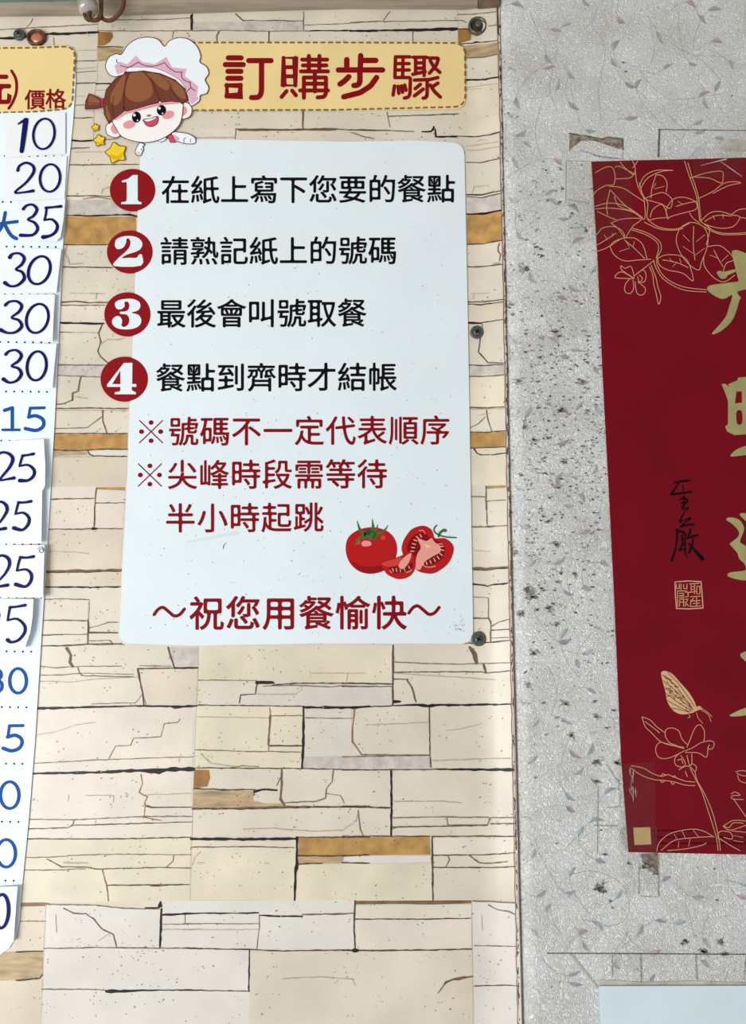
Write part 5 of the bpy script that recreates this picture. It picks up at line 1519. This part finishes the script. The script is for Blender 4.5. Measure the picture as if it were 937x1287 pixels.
k.stroke(cr(g3([(1040, 560, 8), (1090, 660, 10), (1160, 740, 8)]), 5), 9, m_gold, lift=0.0001)
k.build('calligraphy', pst)
sg = tr(820, 590, 6.778)
k = Ink(flat(-POFF - 0.0007))
m_ink = mat('signature_ink', (16, 10, 12), 0.4, 0.06)
for p in ([(183, 112, 10), (240, 102, 16), (308, 95, 13)], [(222, 112, 8), (190, 160, 12), (158, 208, 16)], [(156, 213, 16), (240, 204, 14), (328, 190, 14)], [(258, 135, 6), (258, 190, 6)], [(230, 262, 8), (262, 240, 12), (292, 258, 12), (285, 285, 12), (240, 285, 10)],
          [(262, 225, 8), (268, 290, 14), (250, 335, 12), (305, 325, 8), (270, 365, 8), (240, 420, 12), (232, 448, 12), (270, 430, 8), (320, 415, 12), (280, 450, 10), (238, 488, 14), (290, 474, 14), (348, 470, 14)],
          [(205, 510, 14), (205, 600, 12), (190, 690, 12), (160, 775, 18)], [(205, 522, 14), (250, 530, 18), (275, 555, 14)], [(248, 560, 12), (250, 630, 12), (225, 690, 12)], [(275, 555, 10), (274, 690, 10), (290, 750, 6)], [(250, 600, 8), (275, 592, 8)], [(250, 640, 8), (275, 632, 8)], [(225, 690, 12), (275, 676, 8)],
          [(322, 508, 12), (310, 550, 14), (292, 590, 10)], [(300, 585, 10), (340, 570, 14), (382, 560, 14)], [(345, 590, 10), (335, 640, 14), (308, 712, 14)], [(305, 632, 8), (350, 680, 16), (422, 762, 28)]):
    k.stroke(cr(sg([(a, b, w_ * 1.2 / 6.778) for a, b, w_ in p]), 5), 2, m_ink)
k.build('signature', pst)
k = Ink(flat(-POFF - 0.0007))
k.stroke(sg([(188, 958), (300, 950), (410, 956), (420, 1070), (427, 1180), (310, 1188), (202, 1184), (192, 1070)]), 1.4, m_line, closed=True)
for p in ([(200, 975), (200, 1015), (225, 1015), (225, 975)], [(240, 975), (240, 1025)], [(262, 978), (262, 1015), (290, 1015), (290, 975)], [(210, 1035), (290, 1035)], [(210, 1035), (212, 1165)], [(225, 1055), (262, 1055), (262, 1075), (225, 1075)], [(225, 1090), (265, 1090)], [(275, 1045), (300, 1045), (300, 1085), (275, 1085)],
          [(228, 1105), (228, 1165)], [(228, 1105), (262, 1105), (262, 1165)], [(228, 1130), (262, 1130)], [(275, 1105), (300, 1105)], [(295, 1108), (275, 1165)], [(275, 1130), (305, 1165)], [(312, 975), (395, 970)], [(325, 975), (325, 1045)], [(325, 998), (352, 998)], [(325, 1022), (352, 1022)], [(355, 975), (355, 1060)], [(310, 1048), (365, 1040)],
          [(372, 995), (400, 995), (402, 1060)], [(374, 995), (374, 1060), (402, 1060)], [(320, 1085), (405, 1080)], [(325, 1110), (320, 1165)], [(345, 1095), (330, 1125)], [(340, 1120), (405, 1115)], [(345, 1142), (400, 1138)], [(320, 1168), (410, 1162)], [(372, 1090), (374, 1165)]):
    k.stroke(sg(p), 0.95, m_line)
k.build('seal', pst)
# flower and leaf drawing, upper left
pt1 = tr(740, 190, 4.756)
TOP = [[(275, 110), (285, 190), (310, 250), (328, 290), (335, 390), (320, 410)], [(300, 190), (320, 260), (350, 310), (345, 390), (362, 410), (400, 402), (470, 396)], [(185, 65), (215, 100), (265, 140), (275, 100), (260, 60)], [(260, 100), (290, 60)],
       [(35, 130), (100, 95), (140, 100), (155, 150), (145, 200), (100, 205), (40, 240), (20, 280)], [(155, 95), (180, 90), (230, 115), (265, 135), (240, 160), (160, 165)], [(300, 210), (330, 150), (400, 115), (500, 115)], [(500, 115), (430, 122), (350, 160), (310, 220)],
       [(400, 140), (440, 150), (465, 190), (460, 245)], [(400, 140), (375, 220), (370, 280)], [(330, 285), (400, 255), (450, 250), (495, 290), (482, 342), (430, 315), (340, 290)], [(365, 395), (380, 350), (430, 318), (455, 350), (470, 400)],
       [(470, 400), (460, 350), (500, 290), (560, 275), (632, 300), (640, 345), (560, 370), (490, 390), (470, 405)], [(640, 300), (580, 312), (520, 330)], [(350, 410), (420, 455), (520, 465), (600, 430)], [(330, 425), (420, 465), (510, 472), (560, 462)],
       [(570, 60), (600, 155), (625, 220), (645, 290), (660, 415)], [(590, 70), (615, 155), (635, 210), (655, 290), (667, 420)], [(605, 160), (700, 130), (790, 120), (800, 150), (790, 190), (720, 162), (630, 155)], [(655, 282), (740, 240), (800, 195), (860, 182), (905, 190), (830, 207), (740, 252)],
       [(600, 370), (620, 400), (660, 430)], [(665, 420), (720, 370), (780, 360), (850, 380), (900, 395), (860, 450), (780, 460), (700, 440), (665, 420)], [(690, 420), (760, 385), (850, 388)], [(850, 380), (900, 348), (1000, 345)], [(900, 395), (960, 405)],
       [(690, 440), (760, 482), (850, 492), (1000, 482)], [(690, 455), (770, 493), (850, 500), (1000, 492)], [(600, 425), (545, 460), (520, 530), (545, 610), (600, 680), (655, 710), (672, 660), (700, 590), (710, 520), (690, 460), (640, 430), (600, 425)], [(625, 450), (622, 560), (632, 650)],
       [(710, 570), (780, 565), (840, 610), (862, 650), (820, 670), (800, 720)], [(685, 630), (690, 690), (750, 760), (810, 780), (870, 740)], [(745, 590), (775, 650), (800, 690)], [(410, 640), (460, 620), (540, 625), (590, 660), (622, 775), (560, 730), (470, 710), (420, 680), (410, 640)], [(440, 650), (520, 665), (590, 695)],
       [(255, 470), (340, 500), (400, 540), (415, 580), (400, 640)], [(260, 460), (350, 490), (420, 540), (430, 590), (405, 640), (410, 690), (460, 760), (560, 810), (700, 828)], [(385, 650), (400, 700), (450, 770), (560, 828), (700, 842)],
       [(125, 570), (150, 620), (210, 655), (300, 650), (370, 645)], [(200, 520), (270, 520), (320, 560), (345, 640)], [(200, 520), (150, 540), (125, 570)], [(210, 530), (270, 580), (330, 640)], [(40, 600), (100, 580), (180, 530), (212, 512), (190, 470), (140, 450), (80, 460), (45, 500)], [(50, 560), (100, 530), (160, 490)],
       [(130, 430), (200, 405), (310, 405), (260, 450), (220, 515)], [(130, 430), (170, 460), (210, 515)], [(35, 330), (120, 310), (220, 330), (320, 398)], [(40, 345), (130, 340), (250, 360), (320, 405)], [(125, 230), (105, 320), (110, 380)], [(130, 235), (200, 310), (250, 352)], [(50, 360), (110, 390), (160, 410)], [(120, 210), (200, 220), (280, 270), (330, 302)], [(150, 270), (180, 330), (270, 362)],
       [(270, 750), (250, 690), (215, 700), (190, 685), (195, 710), (245, 745), (270, 760)], [(265, 760), (200, 722), (165, 735), (155, 755), (200, 760), (260, 762)], [(240, 765), (215, 800), (215, 840), (245, 850), (265, 820), (262, 770)], [(275, 780), (280, 830), (295, 858), (325, 855), (335, 820), (290, 780)], [(270, 745), (320, 710), (340, 740), (330, 780), (300, 780), (290, 750)], [(290, 730), (340, 690), (385, 655)],
       [(360, 690), (380, 740), (385, 790), (400, 850), (415, 915), (428, 870), (410, 810), (400, 760), (370, 680)], [(300, 740), (318, 760), (310, 775)], [(700, 560), (720, 470), (705, 440)]]
k = Ink(flat(-POFF - 0.0004))
for i, p in enumerate(TOP):
    k.stroke(cr(pt1(p), 5), 0.85, m_line, lift=0.000004 * i)
pv = [((560, 500), (600, 540)), ((690, 500), (640, 540)), ((560, 570), (620, 610)), ((690, 580), (635, 620)), ((480, 640), (500, 665)), ((540, 640), (550, 670)), ((500, 690), (520, 668)), ((720, 620), (770, 640)), ((830, 620), (790, 660)), ((220, 540), (240, 570)), ((270, 540), (262, 572)), ((180, 600), (240, 580)), ((90, 500), (110, 530)), ((140, 490), (140, 510)), ((740, 385), (750, 410)), ((800, 375), (800, 400)), ((530, 300), (560, 318)), ((400, 190), (380, 220)), ((450, 210), (390, 225))]
for a, b in pv:
    k.stroke(pt1([a, b]), 0.6, m_line, lift=0.0003)
k.build('flower_drawing', pst)
pb = tr(780, 820, 4.949)
BOT = [[(130, 400), (150, 460), (190, 500), (240, 550), (300, 575), (390, 590)], [(130, 400), (180, 420), (220, 460), (260, 490), (275, 500)], [(150, 430), (190, 460), (240, 500)], [(275, 520), (280, 480), (320, 470), (360, 490), (380, 540), (412, 572)], [(275, 520), (300, 560), (350, 580)],
       [(410, 590), (430, 540), (460, 470), (490, 450), (515, 480), (520, 520), (515, 550)], [(400, 612), (450, 590), (500, 560), (560, 550), (580, 570), (565, 600), (540, 595), (550, 575)], [(400, 622), (480, 625), (530, 652), (540, 600)], [(392, 598), (300, 572), (240, 560), (215, 600), (232, 650), (280, 660), (340, 640), (392, 612)],
       [(360, 630), (335, 660), (340, 700), (380, 712), (400, 690), (372, 640)], [(352, 670), (375, 665), (385, 690)], [(410, 640), (425, 700), (440, 690), (440, 632)], [(360, 730), (400, 708), (430, 712), (460, 740), (468, 710), (440, 690)], [(400, 740), (412, 772)], [(430, 720), (470, 800), (500, 860), (540, 980), (590, 1140), (603, 1232)], [(460, 745), (475, 800), (520, 880), (570, 1000), (605, 1140), (618, 1232)],
       [(65, 705), (140, 720), (190, 750), (250, 770), (290, 760), (330, 775), (400, 800), (460, 806)], [(65, 720), (120, 760), (200, 790), (260, 795), (330, 805), (400, 825), (460, 828)], [(250, 770), (260, 755), (280, 765)], [(320, 775), (335, 768), (342, 780)], [(245, 795), (255, 808), (270, 800)], [(310, 805), (320, 820), (332, 812)],
       [(222, 1236), (240, 1180), (310, 1125), (430, 1100), (510, 1110), (580, 1150)], [(250, 1232), (330, 1170), (450, 1152), (570, 1146)], [(290, 1232), (400, 1222), (500, 1200), (530, 1185)], [(635, 1080), (700, 1045), (790, 1050)], [(635, 1080), (680, 1105), (790, 1070)], [(600, 1140), (620, 1112), (680, 1120), (690, 1160), (640, 1150)], [(600, 1150), (680, 1200), (740, 1234)], [(690, 1110), (790, 1120)],
       [(685, 880), (710, 868), (740, 888), (700, 890), (685, 900), (700, 912), (760, 915)], [(700, 912), (740, 970), (790, 1040)], [(715, 742), (750, 735), (800, 742)], [(720, 750), (750, 765), (800, 770)], [(725, 765), (740, 800), (800, 818)], [(640, 1080), (670, 1090), (700, 1060), (760, 1062)]]
k = Ink(flat(-POFF - 0.0004))
for i, p in enumerate(BOT):
    k.stroke(cr(pb(p), 5), 0.85, m_line, lift=0.000004 * i)
for a, b in (((330, 1130), (350, 1165)), ((380, 1110), (400, 1155)), ((450, 1105), (480, 1145)), ((360, 1175), (355, 1215)), ((430, 1160), (420, 1205)), ((700, 1140), (760, 1150)), ((700, 1170), (760, 1180))):
    k.stroke(pb([a, b]), 0.6, m_line, lift=0.0003)
k.build('flower_drawing', pst)
k = Ink(flat(-POFF - 0.0004))
m_wing = mat('butterfly_wing', (202, 172, 130), 0.45, 0.06)
wing = cr(pb([(250, 125), (275, 115), (320, 135), (370, 190), (430, 260), (470, 345), (440, 375), (380, 385), (330, 365), (290, 310), (275, 240), (255, 165)]), 5, True)
k.poly(wing, m_wing)
for a in ([(255, 140), (330, 200), (440, 340)], [(262, 175), (340, 240), (445, 350)], [(272, 215), (350, 280), (450, 358)], [(280, 255), (360, 315), (440, 362)], [(290, 300), (360, 340), (430, 368)], [(315, 345), (370, 358), (425, 372)], [(290, 125), (370, 210), (455, 335)], [(275, 230), (300, 225), (320, 245)], [(285, 275), (315, 268), (335, 290)], [(270, 150), (300, 165), (310, 180)]):
    k.stroke(cr(pb(a), 4), 0.7, m_poster, lift=0.0002)
rng = random.Random(12)
for i in range(46):
    t_ = rng.random()
    x, y = 265 + 150 * t_ + rng.uniform(-8, 40) * (1 - 0.4 * t_), 150 + 200 * t_ + rng.uniform(-25, 60)
    if inside((780 + x / 4.949, 820 + y / 4.949), wing):
        k.stroke(pb([(x, y), (x + rng.uniform(6, 16), y + rng.uniform(4, 16))]), rng.uniform(0.35, 0.8), m_poster, lift=0.00025)
k.stroke(cr(pb([(440, 372, 2.5), (465, 355, 4), (485, 345, 5), (498, 350, 3)]), 4), 3, m_line, lift=0.0002)
for a in ([(498, 345), (535, 370), (565, 400)], [(495, 355), (540, 385), (560, 430)], [(470, 375), (478, 405), (508, 440)], [(420, 385), (430, 400), (415, 408)]):
    k.stroke(cr(pb(a), 4), 0.7, m_line, lift=0.0002)
k.build('butterfly_drawing', pst)
k = Ink(flat(-POFF - 0.0004))
k.poly(pb([(76, 1090), (182, 1087), (188, 1194), (84, 1198)]), mat('stamp_beige', (206, 170, 122), 0.5, 0.06, 0.04, 60))
k.build('beige_square', pst)
k = Ink(flat(-POFF - 0.0004))
m_small = mat('small_print', (70, 8, 22), 0.5, 0.06)
rng = random.Random(3)
for y, x0, x1 in ((1108, 200, 480), (1150, 215, 790), (1188, 215, 790)):
    x = x0
    while x < x1:
        wl = rng.uniform(8, 30)
        k.stroke(pb([(x, y), (x + wl, y + rng.uniform(-1, 1))]), rng.uniform(1.2, 2.2), m_small)
        x += wl + rng.uniform(6, 16)
k.build('small_print', pst)

# ------------------------------------------------------------------ clear tape round the poster
m_tape = bpy.data.materials.new('clear_tape')
m_tape.use_nodes = True
_n, _l = m_tape.node_tree.nodes, m_tape.node_tree.links
_n.remove(_n['Principled BSDF'])
_t, _g, _m = _n.new('ShaderNodeBsdfTransparent'), _n.new('ShaderNodeBsdfGlossy'), _n.new('ShaderNodeMixShader')
_t.inputs[0].default_value = (0.97, 0.97, 0.96, 1)
_g.inputs['Roughness'].default_value = 0.12
_m.inputs[0].default_value = 0.012
_l.new(_t.outputs[0], _m.inputs[1])
_l.new(_g.outputs[0], _m.inputs[2])
_l.new(_m.outputs[0], _n['Material Output'].inputs[0])
m_glint_scuff = mat('tape_glint_scuff', (226, 226, 222), 0.25, 0.5, alpha=0.5)  # white strokes: painted glints along the tape creases, and a scuff
def tape(pts, lb, off=0.0008, glints_scuffs=()):
    k = Ink(flat(-POFF - off))
    k.slab(pts, m_tape, 0.0002)
    for p in glints_scuffs:
        k.stroke(cr(p, 4), 1.2, m_glint_scuff, lift=0.0003)
    tag(k.build('tape_strip'), lb, 'tape', 'clear tape strips')
rng = random.Random(31)
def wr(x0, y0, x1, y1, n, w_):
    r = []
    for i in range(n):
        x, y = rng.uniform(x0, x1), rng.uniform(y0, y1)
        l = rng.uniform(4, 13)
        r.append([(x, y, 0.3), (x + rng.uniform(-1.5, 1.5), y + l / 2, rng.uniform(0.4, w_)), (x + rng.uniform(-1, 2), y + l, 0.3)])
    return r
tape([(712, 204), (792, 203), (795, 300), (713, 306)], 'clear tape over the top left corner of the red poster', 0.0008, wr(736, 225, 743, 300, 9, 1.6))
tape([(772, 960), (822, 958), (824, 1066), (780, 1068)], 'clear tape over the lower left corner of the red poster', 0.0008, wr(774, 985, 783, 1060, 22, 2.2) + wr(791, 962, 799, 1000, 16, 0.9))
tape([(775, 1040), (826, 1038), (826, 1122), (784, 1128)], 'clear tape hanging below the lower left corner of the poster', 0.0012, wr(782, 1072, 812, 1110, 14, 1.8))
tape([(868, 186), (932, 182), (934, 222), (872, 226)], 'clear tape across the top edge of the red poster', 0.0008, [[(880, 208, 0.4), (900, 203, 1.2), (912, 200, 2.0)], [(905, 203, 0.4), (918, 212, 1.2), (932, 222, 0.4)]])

# ------------------------------------------------------------------ pale blue board at the bottom right
brd2 = thing('blue_board', 'pale blue board whose top edge shows below the red poster', 'sign', at_y(900, 1300, YP))
k = Ink(flat(YP - 0.003))
k.slab(round_poly([(752, 1239.5), (1180, 1238.5), (1200, 1600), (768, 1600)], [3, 3, 0, 0]), mat('pale_blue_board', (208, 221, 225), 0.4, 0.06, 0.02, 10), 0.0028, mat('pale_blue_edge', (176, 192, 198), 0.5))
k.build('panel', brd2)
